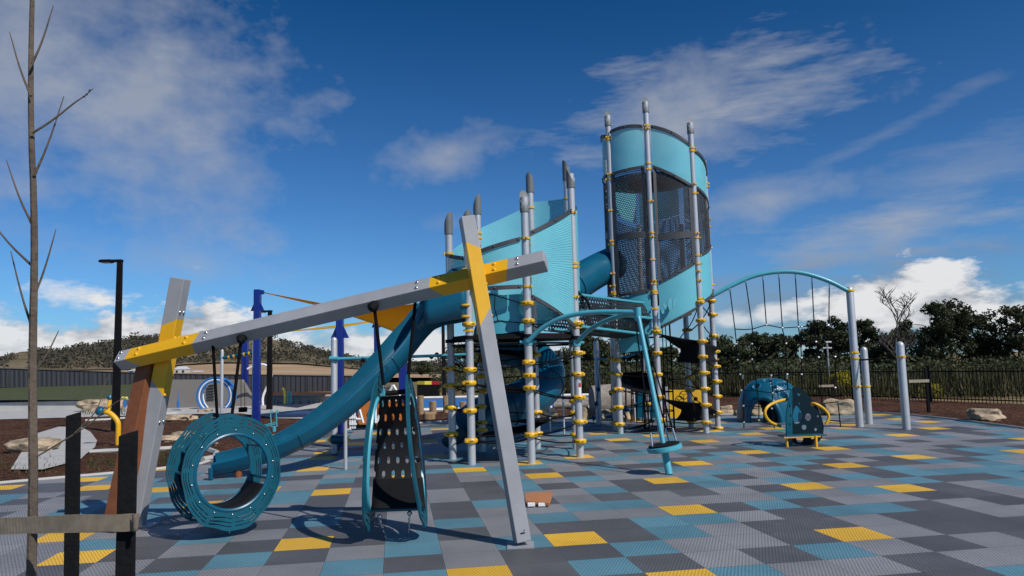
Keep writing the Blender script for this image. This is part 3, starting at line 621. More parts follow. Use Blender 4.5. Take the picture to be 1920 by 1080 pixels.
# ================================================================== CLIMBING TOWERS
TC = thing('climbing_tower', (0.05, 13.7, 0), 'shorter round climbing tower with seven capped posts and light teal curved panels', 'climbing tower')
T2c = thing('climbing_tower', (3.45, 18.1, 0), 'tallest round tower with dark perforated mesh between light teal bands', 'climbing tower')
def clamp_mb(mb, p, r, ang, big=True):
    d = Vector((cos(ang), sin(ang), 0))
    if big:
        mb.lathe(p + d * .012, [(r + .008, -.042), (r + .034, -.038), (r + .050, -.016), (r + .050, .016), (r + .034, .038), (r + .008, .042)], 20)
        mb.lathe(p + d * (r + .050), [(.028, -.026), (.040, -.018), (.040, .018), (.028, .026)], 12)
        for q_ in (-.9, .0, .9): e_ = Vector((cos(ang + q_), sin(ang + q_), 0)); mb.box(p + d * .012 + e_ * (r + .046), (.008, .050, .016), Matrix.Rotation(ang + q_, 3, 'Z'), 1)
    else:
        mb.lathe(p, [(r + .004, -.020), (r + .016, -.018), (r + .016, .018), (r + .004, .020)], 18); mb.box(p + d * (r + .024), (.045, .03, .034), Matrix.Rotation(ang, 3, 'Z'))
def post(parent, base, top_y, bigs, thins, ctr, r=.0655, blk=(), capyaw=None, name='post', cap=True):
    g = G(*base) if len(base) == 2 else Vector(base); g.z = 0; h = HZ(g, top_y)
    mb = MB(); hc = .42 if cap else 0; mb.tube([g, g + Vector((0, 0, h - (.16 if cap else r)))] + ([] if cap else [g + Vector((0, 0, h - r * .6)), g + Vector((0, 0, h - r * .2)), g + Vector((0, 0, h))]), r if cap else [r, r, r * .88, r * .6, r * .15], 24)
    o = mb.build(name, M['galv'], parent)
    if cap:
        # slanted cap with an arched cut-out showing the post
        cy = capyaw if capyaw is not None else math.atan2(g.y - ctr[1], g.x - ctr[0]); R2_ = r + .013; N = 28; mb = MB(); vs = []; fs = []
        for k in range(N):
            t = 2 * pi * k / N; x, y = cos(t), sin(t); c_ = cos(t - cy)
            ztop = h - .17 + .17 * c_ * -1 * .9; zb = h - .42
            vs += [g + Vector((x * R2_, y * R2_, zb)), g + Vector((x * R2_, y * R2_, ztop))]
        for k in range(N):
            t = 2 * pi * (k + .5) / N; a, b = 2 * k, 2 * ((k + 1) % N); fs.append((a, b, b + 1, a + 1))
        fs.append(tuple(2 * k + 1 for k in range(N))); mb.add(vs, fs)
        # window: bright band of post seen between collar and hood
        cp = mb.build('post_cap', M['cap'], o)
        mb = MB(); f = Vector((cos(cy), sin(cy), 0)); s_ = Vector((-f.y, f.x, 0)); pts = []
        for sgn_ in (1,):
            prof = [(-50, .10), (-50, .06), (50, .06), (50, .10), (38, .145), (20, .17), (0, .18), (-20, .17), (-38, .145)]
            vs = [g + (f * cos(radians(a)) + s_ * sin(radians(a))) * (R2_ + .002) + Vector((0, 0, h - .42 + z)) for a, z in prof]
            cen = g + f * (R2_ + .003) + Vector((0, 0, h - .42 + .11))
        vs.append(cen); mb.add(vs, [(9, (i + 1) % 9, i) for i in range(9)]); mb.build('cap_window', M['galv'], o)
    for lst, big in ((bigs, True), (thins, False)):
        for y in lst:
            z = HZ(g, y); ang = math.atan2(g.y - ctr[1], g.x - ctr[0]) + random.uniform(-.7, .7)
            mb = MB(); clamp_mb(mb, g + Vector((0, 0, z)), r, ang, big); mb.build('rope_clamp' if big else 'collar', [M['yellow'], M['black']], o)
    for y in blk:
        z = HZ(g, y); mb = MB(); mb.lathe(g + Vector((0, 0, z)), [(r + .004, -.03), (r + .03, -.03), (r + .03, .03), (r + .004, .03)], 16); mb.box(g + Vector((0, 0, z)) + (Vector((ctr[0], ctr[1], 0)) - Vector((g.x, g.y, 0))).normalized() * .12, (.16, .06, .05)); mb.build('bracket', M['black'], o)
    return g
C1 = (.05, 13.7)
P1 = post(TC, (849, 861), 397, [691, 723, 764, 814], [476], C1, capyaw=2.2, blk=[640])
P2 = post(TC, (885, 871), 392, [608, 693, 718, 770, 826], [510, 620], C1, blk=[633], capyaw=2)
P3 = post(TC, (905, 847), 363, [664, 675, 705, 733, 762, 792, 806], [438, 447], C1)
P4 = post(TC, (997, 869), 353, [569, 602, 679, 704, 727, 815], [447, 537], C1, blk=[630])
P5 = post(TC, (1088, 857), 310, [606, 662, 702, 745, 791, 827], [399, 494, 501, 557, 614], C1, blk=[633])
P6 = post(TC, (1008, 841), 323, [665, 773, 813], [390, 458, 520, 525], C1)
P7 = post(TC, (1080, 842), 300, [752, 774, 815], [373, 600], C1)
C2 = (3.45, 18.1)
Q1 = post(T2c, (1163.7, 813), 205, [675, 702, 729, 763, 795], [258, 262, 327, 336, 395, 452, 458, 513, 536, 548, 552, 631], C2, capyaw=-1.6)
Q2 = post(T2c, (1239, 814), 179, [622, 662, 702, 744, 787], [236, 242, 307, 318, 378, 437, 444, 487, 527, 532, 546, 550, 579, 615], C2, capyaw=-1.6)
Q3 = post(T2c, (1324.5, 812), 218, [567, 601, 640, 669, 699, 729, 759, 792], [278, 284, 346, 363, 438, 446, 479, 495, 509, 526, 560], C2, capyaw=-1.4)
Q4 = post(T2c, (1346.6, 804), 290, [564, 590, 630, 659, 687, 715, 743, 773, 803], [344, 351, 412, 425, 464, 534, 674], C2, capyaw=.3)
Q5 = post(T2c, (1296, 801.5), 420, [589, 619, 662, 707, 732, 789], [], C2, cap=False)
Q6 = post(T2c, (1214, 792), 420, [700, 757, 790], [], C2, cap=False)
Q7 = post(T2c, (1155, 807), 300, [652, 672, 700, 734, 768, 793], [], C2, cap=False)

def arcpanel(parent, a, b, ctr, za, zb, m, name, nb=12, th=.0, out=.05, inset=.10, rim=None, bul=.14, label=None, zarc=None):
    """curved sheet between posts a and b; za=(bottom,top) at a, zb at b"""
    c = Vector((ctr[0], ctr[1], 0)); a = Vector((a.x, a.y, 0)); b = Vector((b.x, b.y, 0)); d = (b - a); L = d.length; d.normalize()
    n = ((a + b) / 2 - c).normalized(); A, B = a + d * inset, b - d * inset
    def base(t): return A.lerp(B, t) + n * (out + bul * L * 4 * t * (1 - t) * .55)
    za_, zb_ = za, zb
    def f(u, v):
        lo, hi = za_[0] + (zb_[0] - za_[0]) * u, za_[1] + (zb_[1] - za_[1]) * u
        if zarc: hi += zarc * 4 * u * (1 - u)
        return base(u) + Vector((0, 0, lo + (hi - lo) * v))
    mb = MB(); mb.grid(nb, 6, f, uvf=lambda u, v: (u * L, za_[0] + (za_[1] - za_[0]) * v)); o = mb.build(name, m, parent, solid=th)
    if label: o['label'] = label
    for e in (rim or ''):
        v = 1 if e == 't' else 0; pts = [f(i / 14, v) + n * .02 for i in range(15)]
        mb = MB()
        for i in range(14):
            p, q = pts[i], pts[i + 1]; h_ = Vector((0, 0, .035)); w_ = n * .012
            mb.add([p - h_ - w_, p + h_ - w_, q + h_ - w_, q - h_ - w_, p - h_ + w_, p + h_ + w_, q + h_ + w_, q - h_ + w_], [(0, 1, 2, 3), (7, 6, 5, 4), (0, 4, 5, 1), (1, 5, 6, 2), (2, 6, 7, 3), (3, 7, 4, 0)])
        for t in (.04, .5, .96): mb.bolt(f(t, v) + n * .03, n, .018)
        mb.build('edge_strip', M['bronze'], o, smooth=False)
    return o, f, n
def Z(g, *ys): return tuple(HZ(g, y) for y in ys)
# --- tower one panels (bottom y, top y at each end post)
arcpanel(TC, P4, P5, C1, Z(P4, 557, 437), Z(P5, 614, 397), M['perf'], 'curved_panel', rim='tb', inset=.07)
arcpanel(TC, P2, P4, C1, Z(P2, 545, 480), Z(P4, 538, 449), M['perf'], 'curved_panel', rim='tb', inset=.07)
arcpanel(TC, P2, P4, C1, Z(P2, 632, 556), Z(P4, 618, 548), M['teal_light'], 'lower_panel', inset=.10, out=-.25)
arcpanel(TC, P3, P6, C1, Z(P3, 615, 428), Z(P6, 615, 385), M['perf'], 'curved_panel', inset=.03, bul=.12)
arcpanel(TC, P6, P7, C1, Z(P6, 600, 378), Z(P7, 600, 370), M['perf'], 'curved_panel', inset=.03)
arcpanel(TC, P1, P3, C1, Z(P1, 600, 480), Z(P3, 600, 444), M['perf'], 'curved_panel', inset=.05)
arcpanel(TC, P1, P2, C1, Z(P1, 520, 480), Z(P2, 520, 484), M['perf'], 'curved_panel', inset=.05, rim='t')
arcpanel(TC, P5, P7, C1, Z(P5, 545, 399), Z(P7, 545, 380), M['perf'], 'curved_panel', inset=.06)
# platform with dark frame, net floor and shaded skirt
DZ = HZ(P4, 634)
ring = [P1, P2, P4, P5, P7, P6, P3]
mb = MB(); cc = Vector((C1[0], C1[1], 0)); rp = [Vector((p.x, p.y, 0)) + (Vector((p.x, p.y, 0)) - cc).normalized() * -.03 for p in ring]
N = 7; mb.add([p + Vector((0, 0, DZ)) for p in rp] + [p + Vector((0, 0, DZ + .09)) for p in rp], [tuple(range(N))[::-1], tuple(range(N, 2 * N))] + [(i, (i + 1) % N, (i + 1) % N + N, i + N) for i in range(N)])
mb.build('platform', M['rubber'], TC, smooth=False)
mb = MB(); zz = HZ(P2, 646)
for i in range(N): mb.tube([rp[i] + Vector((0, 0, zz)), rp[(i + 1) % N] + Vector((0, 0, zz))], .022, 6)
mb.build('frame_ring', M['black'], TC)
# slanted teal inner panels under the net on the left
mb = MB(); a, b, c, d, e = V(893, 545, 13.2), V(975, 560, 13.5), V(980, 612, 13.0), V(938, 632, 12.9), V(900, 606, 13.0)
mb.add([a, b, c, d, e, V(930, 600, 13.3)], [(0, 5, 1), (1, 5, 2), (2, 5, 3), (3, 5, 4), (4, 5, 0)]); mb.build('faceted_panel', M['teal_light'], TC, smooth=False, solid=.02)
mb = MB(); mb.tube([V(915, 550, 12.5), V(966, 565, 12.55), V(982, 571, 12.55)], .010, 6); mb.tube([V(928, 556, 12.5), V(927, 578, 12.5), V(934, 602, 12.5)], .010, 6); mb.tube([V(925, 606, 12.5), V(938, 602, 12.5), V(985, 606, 12.5), V(1015, 609, 13), V(1060, 612, 13.1)], .010, 6)
mb.build('guard_rope', M['rope'], TC)
# round entrance of dark punched rubber behind the front panel
mb = MB(); mb.grid(16, 4, lambda u, v: V(1045, 580, 13.9) + Vector((.62 * cos(2 * pi * u), .25 * v, .42 * sin(2 * pi * u))) , uvf=lambda u, v: (u * 3.2, v * .4)); mb.build('round_entry', M['net'], TC, solid=.01)
def ropes(parent, lst, r=.011, name='rope', m='rope'):
    for pts in lst:
        mb = MB(); q = []
        for i in range(len(pts) - 1):
            a, b = pts[i], pts[i + 1]; L = (b - a).length
            for k in range(4): t = k / 4; q.append(a.lerp(b, t) - Vector((0, 0, L * .05 * 4 * t * (1 - t))))
        q.append(pts[-1]); mb.tube(q, r, 6); mb.build(name, M[m], parent)
def at(g, y, off=0): return Vector((g.x, g.y, HZ(g, y)))
ropes(TC, [[at(P1, 691), at(P2, 693)], [at(P2, 693), at(P3, 664)], [at(P1, 723), at(P2, 718)], [at(P1, 723), at(P3, 733)], [at(P2, 718), at(P4, 727)], [at(P2, 718), at(P4, 735)], [at(P1, 764), at(P2, 770)], [at(P1, 764), at(P3, 762)], [at(P1, 814), V(875, 822, 12.7), at(P2, 826)],
           [at(P2, 826), at(P4, 815)], [at(P2, 828), at(P4, 822)], [at(P4, 815), at(P5, 791)], [at(P4, 820), at(P5, 827)], [at(P4, 727), at(P5, 745)], [at(P4, 731), at(P5, 747)], [at(P4, 704), at(P5, 702)], [at(P4, 679), at(P5, 662)], [at(P4, 683), at(P5, 668)], [at(P4, 704), at(P6, 690)], [at(P6, 773), at(P5, 775)], [at(P6, 813), at(P7, 815)], [at(P3, 675), at(P6, 665)], [at(P3, 705), at(P6, 700)], [at(P3, 762), at(P6, 773)], [at(P3, 792), at(P6, 813)], [at(P2, 770), at(P3, 792)], [at(P5, 827), at(P7, 815)], [at(P5, 745), at(P7, 774)], [at(P5, 702), at(P7, 752)], [at(P2, 693), at(P4, 679)], [at(P3, 664), at(P6, 650)]], .0125)
# sagging black rubber membranes inside tower one
def membrane(parent, pts, m='rubber', name='rubber_membrane', sag=.12, label=None):
    a, b, c, d = pts; mb = MB()
    mb.grid(12, 8, lambda u, v: a.lerp(b, u).lerp(d.lerp(c, u), v) * 1 + ((a + b + c + d) / 4 - a.lerp(b, u).lerp(d.lerp(c, u), v)) * (.22 * max(abs(2 * u - 1), abs(2 * v - 1)) ** 4 * (1 - min(1, (abs(abs(2 * u - 1) - abs(2 * v - 1))) * 0)) * (1 - abs(abs(2 * u - 1) - abs(2 * v - 1)) ** .5 * 0) * (4 * u * (1 - u) + 4 * v * (1 - v)) * .5) - Vector((0, 0, sag * 4 * u * (1 - u) * 4 * v * (1 - v) / 1.3)), uvf=lambda u, v: (u, v))
    o = mb.build(name, M[m], parent, solid=.012); return o
membrane(TC, [at(P2, 820), at(P4, 812), V(1035, 787, 14.2), V(905, 812, 14.0)], sag=.10)
membrane(TC, [V(1000, 790, 13.0), V(1036, 789, 13.3), V(1030, 782, 14.4), V(930, 790, 14.2)], sag=.06)
membrane(TC, [at(P2, 720), at(P4, 728), at(P6, 738), at(P3, 722)], sag=.10)
membrane(TC, [at(P2, 660), at(P4, 672), at(P6, 660), at(P3, 652)], sag=.08)
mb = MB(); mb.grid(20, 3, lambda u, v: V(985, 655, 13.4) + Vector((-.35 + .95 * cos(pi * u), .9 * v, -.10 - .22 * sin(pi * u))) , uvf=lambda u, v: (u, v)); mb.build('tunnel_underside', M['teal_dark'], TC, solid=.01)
# warning stickers on the front post
g = P5; mb = MB(); zt, zb = HZ(g, 718), HZ(g, 743)
for (z0, z1, mm, nm) in ((zb, HZ(g, 726), 'sign', 'warning_sticker'), (HZ(g, 726), zt, 'red', 'red_label')):
    mb = MB(); mb.grid(4, 1, lambda u, v: g + Vector((sin(.15 + .75 * u) * .0672, -cos(.15 + .75 * u) * .0672, z0 + (z1 - z0) * v))); mb.build(nm, M[mm], TC)

# --- tower two
bandA = [(Q7, Q1, (345, 268), (328, 254)), (Q1, Q2, (329, 250), (313, 237)), (Q2, Q3, (314, 239), (350, 272)), (Q3, Q4, (352, 283), (392, 330))]
for a, b, ya, yb in bandA:
    arcpanel(T2c, a, b, C2, Z(a, *ya), Z(b, *yb), M['perf'], 'curved_panel', rim='tb', inset=.07, zarc=.04)
zt5, zb5 = HZ(Q4, 330), HZ(Q4, 392)
for a, b, k in ((Q4, Q5, 0), (Q5, Q6, 1), (Q6, Q7, 2)):
    arcpanel(T2c, a, b, C2, (zb5 - .1 + .12 * k, zt5 + .1 * k), (zb5 + .12 * k, zt5 + .1 * k + .1), M['perf'], 'curved_panel', inset=.06)
meshs = [(Q7, Q1, (560, 345), (556, 329)), (Q1, Q2, (556, 329), (545, 314)), (Q2, Q3, (530, 314), (493, 351)), (Q3, Q4, (477, 354), (462, 393))]
for a, b, ya, yb in meshs:
    o, f, n = arcpanel(T2c, a, b, C2, Z(a, *ya), Z(b, *yb), M['meshd'], 'mesh_panel', rim='b', inset=.09, out=.05)
    ym = .44 if a is not Q3 else .30
    if a is not Q3:
        zmid = (HZ(a, 447), HZ(b, 440)); 
        mb = MB(); pts = []
        for i in range(13):
            p = f(i / 12, 0); p.z = zmid[0] + (zmid[1] - zmid[0]) * i / 12; pts.append(p + n * .012)
        for i in range(12):
            p, q = pts[i], pts[i + 1]; h_ = Vector((0, 0, .075)); mb.add([p - h_, p + h_, q + h_, q - h_], [(0, 1, 2, 3)])
        mb.build('mid_rail', M['bronze'], T2c, smooth=False, solid=.012)
    for e in (.02, .98):
        mb = MB(); p, q = f(e, 0), f(e, 1); mb.box((p + q) / 2 + n * .012, (.085, .014, (q - p).length), Vector((0, -1, 0)).rotation_difference(n).to_matrix()); mb.build('mesh_frame', M['bronze'], T2c, smooth=False)
zlo = HZ(Q2, 545)
for a, b in ((Q4, Q5), (Q5, Q6), (Q6, Q7)):
    arcpanel(T2c, a, b, C2, (zlo - .1, zb5), (zlo - .1, zb5 + .1), M['meshd'], 'mesh_panel', inset=.05, rim='b')
arcpanel(T2c, Q2, Q3, C2, Z(Q2, 614, 534), Z(Q3, 577, 496), M['solidteal'], 'curved_panel', rim='b', inset=.08)
arcpanel(T2c, Q3, Q4, C2, Z(Q3, 566, 480), Z(Q4, 545, 466), M['solidteal'], 'curved_panel', rim='b', inset=.07)
arcpanel(T2c, Q1, Q2, C2, Z(Q1, 655, 566), Z(Q2, 627, 540), M['teal_light'], 'curved_panel', inset=.07)
arcpanel(T2c, Q7, Q1, C2, Z(Q7, 650, 600), Z(Q1, 655, 600), M['teal_light'], 'curved_panel', inset=.07)
# frosted leaf mark on the lower panel (drawn as raised strokes)
mb = MB()
def pm(x, y): 
    a, b = Vector((Q2.x, Q2.y, 0)), Vector((Q3.x, Q3.y, 0)); n = ((a + b) / 2 - Vector((*C2, 0))).normalized(); return PL(x, y, a + n * .27, b + n * .27)
pa, pb = Vector((Q2.x, Q2.y, 0)), Vector((Q3.x, Q3.y, 0)); pd = (pb - pa).normalized()
for (x, y, w_, h_, tl) in ((1246, 574, .035, .09, -.3), (1256, 570, .05, .17, .05), (1265, 566, .045, .15, .25), (1243, 585, .03, .05, .3)):
    poly = [(w_ * sin(pi * k / 6) * (1 if k <= 6 else 1) * (1 if k <= 6 else 1), h_ * (k / 6 * 2 - 1)) for k in range(7)] + [(-w_ * sin(pi * k / 6), h_ * (k / 6 * 2 - 1)) for k in range(5, 0, -1)]
    poly = [(a * cos(tl) + b * sin(tl), -a * sin(tl) + b * cos(tl)) for a, b in poly]; mb.prism(poly, pd, Vector((0, 0, 1)), pm(x, y), .05)
mb.build('leaf_mark', M['perf'] if 0 else mat('pale_teal_print', (.13, .44, .53), .5), T2c)
# floors and inner dark decks
def disc(parent, z, r, name, m='rubber'):
    mb = MB(); mb.lathe((C2[0], C2[1], z), [(r * .98, 0), (r, .02), (r, .07), (r * .98, .09)], 28); mb.build(name, M[m], parent)
disc(T2c, HZ(Q2, 560), 1.12, 'platform'); disc(T2c, HZ(Q2, 330) - .0, .50, 'inner_deck')
mb = MB(); mb.grid(20, 10, lambda u, v: Vector((C2[0] + 1.1 * cos(2 * pi * u) * (1 - v * .98), C2[1] + 1.1 * sin(2 * pi * u) * (1 - v * .98), HZ(Q2, 322) + .0 * v)), uvf=lambda u, v: (u * 6, v)); mb.build('mesh_deck', M['net'], T2c, solid=.01)
mb = MB(); mb.tube([Vector((C2[0] - .1, C2[1], HZ(Q2, 560))), Vector((C2[0] - .1, C2[1], HZ(Q2, 330)))], .05, 10); mb.build('centre_pole', M['bronze'], T2c)
# membranes and ropes under tower two
def drape(top, bot):
    def q(L_, t):
        t *= len(L_) - 1; i = min(int(t), len(L_) - 2); t -= i; return V(*L_[i]).lerp(V(*L_[i + 1]), t)
    mb = MB(); mb.grid(18, 6, lambda u, v: q(top, u).lerp(q(bot, u), v) + Vector((.10 * sin(pi * v) * (.5 - u) * 2, .05 * sin(pi * v), 0))); mb.build('rubber_membrane', M['rubber'], T2c, solid=.012)
membrane(T2c, [at(Q2, 625), at(Q3, 640), at(Q4, 655) , V(1270, 645, 18.3)], sag=.28)
drape([(1270, 641, 17.5), (1300, 640, 17.0), (1330, 645, 17.2), (1350, 652, 17.8)], [(1268, 678, 17.5), (1300, 681, 17.0), (1330, 680, 17.2), (1346, 678, 17.8)])
membrane(T2c, [at(Q2, 747), at(Q3, 757), at(Q4, 772), V(1260, 757, 18.4)], sag=.20)
drape([(1274, 758, 17.5), (1300, 757, 17.0), (1330, 762, 17.2), (1346, 772, 17.8)], [(1266, 788, 17.5), (1300, 790, 17.0), (1328, 786, 17.2), (1346, 782, 17.8)])
membrane(T2c, [V(1163, 725, 17.3), V(1238, 748, 17.0), V(1215, 712, 18.9), V(1160, 705, 18.5)], sag=.10)
drape([(1158, 700, 18.3), (1180, 698, 18.6), (1205, 698, 18.6), (1228, 702, 18.3)], [(1158, 722, 18.3), (1180, 724, 18.6), (1205, 726, 18.6), (1226, 726, 18.3)])
membrane(T2c, [V(1172, 806, 17.4), V(1228, 790, 17.6), V(1222, 782, 18.6), V(1210, 800, 18.8)], sag=.06)
ropes(T2c, [[at(Q2, 662), at(Q3, 699)], [at(Q3, 567), at(Q4, 590)], [at(Q3, 601), at(Q4, 630)], [at(Q4, 564), at(Q3, 601)], [at(Q3, 669), at(Q4, 687)], [at(Q3, 640), at(Q4, 659)], [at(Q3, 699), at(Q4, 715)], [at(Q3, 729), at(Q4, 743)], [at(Q3, 759), at(Q4, 773)], [at(Q3, 792), at(Q4, 803)], [at(Q2, 787), at(Q3, 792)], [at(Q2, 702), at(Q3, 729)], [at(Q3, 601), at(Q5, 619)], [at(Q3, 567), at(Q5, 619)], [at(Q3, 669), at(Q5, 707)], [at(Q3, 729), at(Q5, 707)], [at(Q3, 640), at(Q5, 662)], [at(Q5, 732), at(Q3, 759)], [at(Q2, 662), at(Q5, 619)], [at(Q1, 675), V(1200, 662, 17), at(Q2, 640)], [at(Q1, 702), at(Q2, 702)], [at(Q1, 729), at(Q2, 744)], [at(Q1, 763), at(Q2, 744)], [at(Q7, 734), at(Q1, 729)], [at(Q7, 700), at(Q1, 702)], [at(Q4, 659), at(Q5, 662)], [at(Q4, 715), at(Q5, 732)], [at(Q2, 702), at(Q5, 707)]], .0135)
# vertical rope net in the core
mb = MB()
for i in range(10):
    t = 2 * pi * i / 10; c_ = Vector((3.42 + .36 * cos(t), 18.0 + .36 * sin(t), 0)); mb.tube([c_ + Vector((0, 0, .05)), c_ + Vector((.02 * sin(i * 3), 0, 1.3)), c_ + Vector((0, 0, HZ(Q2, 560)))], .012, 5)
for z in (.05, .45, .9, 1.35, 1.8, 2.2, 2.6): mb.tube([Vector((3.42 + .36 * cos(t), 18 + .36 * sin(t), z)) for t in [2 * pi * k / 20 for k in range(20)]], .012, 5, True)
mb.build('climbing_net', M['rope'], T2c)
mb = MB()
for i in range(5):
    x = 1170 + i * 11; mb.tube([V(x, 640, 17.8), V(x + 3, 720, 17.8), V(x + 2, 792, 17.8)], .011, 5)
for y in (672, 700, 735, 765): mb.tube([V(1166, y, 17.8), V(1225, y - 4, 17.8)], .011, 5)
mb.build('climbing_net', M['rope'], T2c)

# --- rope bridge between the towers
br = thing('net_bridge', (1.9, 15.8, 0), 'black punched net bridge with teal rails between the two towers', 'bridge')
def rail(pts, r, name, m='teal_light', par=br):
    mb = MB(); mb.tube(pts, r, 10); return mb.build(name, M[m], par)
ya, yb = 14.0, 16.9
near_top = [V(1088, 553, ya), V(1206, 568, yb)]; near_mid = [V(1088, 582, ya), V(1222, 597, yb)]; near_bot = [V(1088, 612, ya), V(1204, 626, yb)]
rail(near_top, .030, 'hand_rail'); rail(near_mid, .032, 'mid_rail'); rail(near_bot, .030, 'bottom_rail')
offv = Vector((-.75, .35, 0)) * .0 + Vector((-.55, .75, 0))
for (a, b, nm) in ((near_top, near_mid, 'side_net'), (near_mid, near_bot, 'side_net')):
    mb = MB(); mb.grid(16, 3, lambda u, v: b[0].lerp(b[1], u).lerp(a[0].lerp(a[1], u), v) - Vector((0, -.03, .0)), uvf=lambda u, v: (u * 3, v * .34)); mb.build(nm, M['net'], br, solid=.01)
mb = MB(); mb.grid(16, 6, lambda u, v: near_bot[0].lerp(near_bot[1], u) + offv * v - Vector((0, 0, .10 * sin(pi * v))), uvf=lambda u, v: (u * 3, v * .9)); mb.build('net_floor', M['net'], br, solid=.01)
mb = MB(); mb.grid(16, 4, lambda u, v: near_bot[0].lerp(near_bot[1], u).lerp(near_top[0].lerp(near_top[1], u), v) + offv, uvf=lambda u, v: (u * 3, v * .8)); mb.build('side_net', M['net'], br, solid=.01)
rail([p + offv for p in near_top], .03, 'hand_rail'); rail([p + offv for p in near_bot], .03, 'bottom_rail')
hoop = [near_bot[1].lerp(near_top[1], .5) + Vector((0, 0, 0)) + (offv / 2) * (1 + cos(t)) * 1 + Vector((.0, 0, .40 * sin(t))) for t in [2 * pi * k / 24 for k in range(24)]]
mb = MB(); mb.tube(hoop, .035, 8, True); mb.build('end_hoop', M['rubber'], br)
mb = MB(); a = near_bot[1] + Vector((-.1, .0, -.02)); mb.add([V(1160, 628, 17), V(1216, 626, 16.7), V(1218, 655, 16.8), V(1165, 662, 17)], [(0, 1, 2, 3)]); mb.build('end_panel', M['teal_light'], br, smooth=False, solid=.02)

# --- closed tube slide from the tall tower, curling behind the short one
ts = thing('tube_slide', (1.3, 16.8, 0), 'dark teal closed tube slide curling down from the tall tower behind the short tower', 'tube slide')
def chaik(p, n=3):
    for _ in range(n):
        q = [p[0]]
        for a, b in zip(p, p[1:]): q += [a.lerp(b, .25), a.lerp(b, .75)]
        p = q + [p[-1]]
    return p
up_ = chaik([V(1150, 493, 18.0), V(1118, 508, 17.6), V(1075, 535, 16.8), V(1015, 580, 16.0), V(950, 610, 15.4)])
lo_ = chaik([V(925, 625, 15.2), V(930, 650, 16.4), V(975, 655, 17.3), V(1030, 690, 16.9), V(1022, 728, 15.9), V(975, 752, 15.4), V(915, 775, 15.2), V(880, 800, 14.9)])
mb = MB(); mb.tube(up_, .40, 28); mb.build('tube', M['teal'], ts)
mb = MB(); mb.tube(lo_, .40, 28); mb.build('tube', M['teal'], ts)
for P_, i in ((up_, 20), (lo_, 12), (lo_, 24), (lo_, 34), (lo_, 46)):
    i = min(i, len(P_) - 2); d = (P_[i + 1] - P_[i]).normalized(); mb = MB(); mb.lathe(P_[i], [(.40, -.03), (.425, -.025), (.425, .025), (.40, .03)], 28, d); mb.build('joint_flange', M['teal'], ts)
mb = MB(); a, b = V(888, 795, 14.9), V(846, 822, 14.3)
mb.grid(10, 14, lambda u, v: a.lerp(b, u) + Vector((0, 0, -.02)) + (Vector((.35, 1, 0)).normalized() * cos(pi * v) * (.42)) + Vector((0, 0, -.28 * sin(pi * v) * (1 - .3 * u) + .05))); mb.build('exit_trough', M['teal_dark'], ts, solid=.02)
mb = MB(); mb.tube([G(1000, 820) * 1, V(1000, 745, G(1000, 820).y)], .05, 10); mb.build('support_post', M['galv'], ts)

# --- open slide in front
os_ = thing('open_slide', G(398, 893), 'long open teal slide running down left from the short tower to the floor', 'slide')
ctrl = [(402, 875, 11.9), (455, 865, 12.0), (519, 844, 12.1), (565, 822, 12.25), (608, 795, 12.4), (670, 745, 12.65), (717, 698, 12.85), (752, 659, 13.05), (782, 620, 13.2), (812, 594, 13.25), (872, 580, 13.25)]
cps = chaik([V(x, y, Y) for x, y, Y in ctrl], 2)
halfw = [(.20 if True else 0) for _ in cps]
def slide_frame(i):
    t = (cps[min(i + 1, len(cps) - 1)] - cps[max(i - 1, 0)]).normalized(); s = t.cross(Vector((0, 0, 1))).normalized(); n = s.cross(t).normalized()
    if n.z < 0: n = -n
    if s.y > 0: s = -s      # s points to the viewer
    k = .20; return t, (s * cos(k) - n * sin(k)).normalized(), (n * cos(k) + s * sin(k)).normalized()
prof = [(-.27, .30), (-.30, .30), (-.325, .26), (-.29, .05), (-.24, -.08), (-.14, -.15), (0, -.17), (.14, -.15), (.24, -.08), (.29, .05), (.325, .26), (.30, .30), (.27, .30), (.25, .06), (.19, -.06), (.10, -.11), (0, -.12), (-.10, -.11), (-.19, -.06), (-.25, .06)]
mb = MB(); vs = []; n_ = len(prof)
for i in range(len(cps)):
    t, s, n = slide_frame(i); f = i / (len(cps) - 1); hs = .45 + .32 * min(1, f / .6) + (1.1 * max(0, (f - .78) / .22)); ws = .88 + .12 * f; lb = .60 + .45 * f
    for a, b in prof: vs.append(cps[i] + s * a * ws + n * (b * hs if b > 0 else b * lb * 1.15))
fs = []
for i in range(len(cps) - 1):
    for k in range(n_): fs.append((i * n_ + k, i * n_ + (k + 1) % n_, (i + 1) * n_ + (k + 1) % n_, (i + 1) * n_ + k))
fs += [tuple(range(n_))[::-1], tuple((len(cps) - 1) * n_ + k for k in range(n_))]
mb.add(vs, fs); mb.build('chute', M['teal'], os_, auto=50)
t, s, n = slide_frame(0); mb = MB(); mb.tube([cps[0] - t * .02 + s * a + Vector((0, 0, z - .02)) for a, z in ((-.32, .10), (-.28, -.06), (-.15, -.14), (0, -.16), (.15, -.14), (.28, -.06), (.32, .10))], .035, 8); mb.build('rolled_lip', M['teal'], os_)
mb = MB(); mb.tube([G(447, 895), V(447, 872, G(447, 895).y)], [.055, .055], 10); mb.build('exit_foot', M['corten'], os_)
mb = MB(); g = G(648, 880); mb.tube([g, Vector((g.x, g.y, HZ(g, 758)))], .030, 12); mb.build('support_post', M['galv'], os_)
i = int(len(cps) * .62)
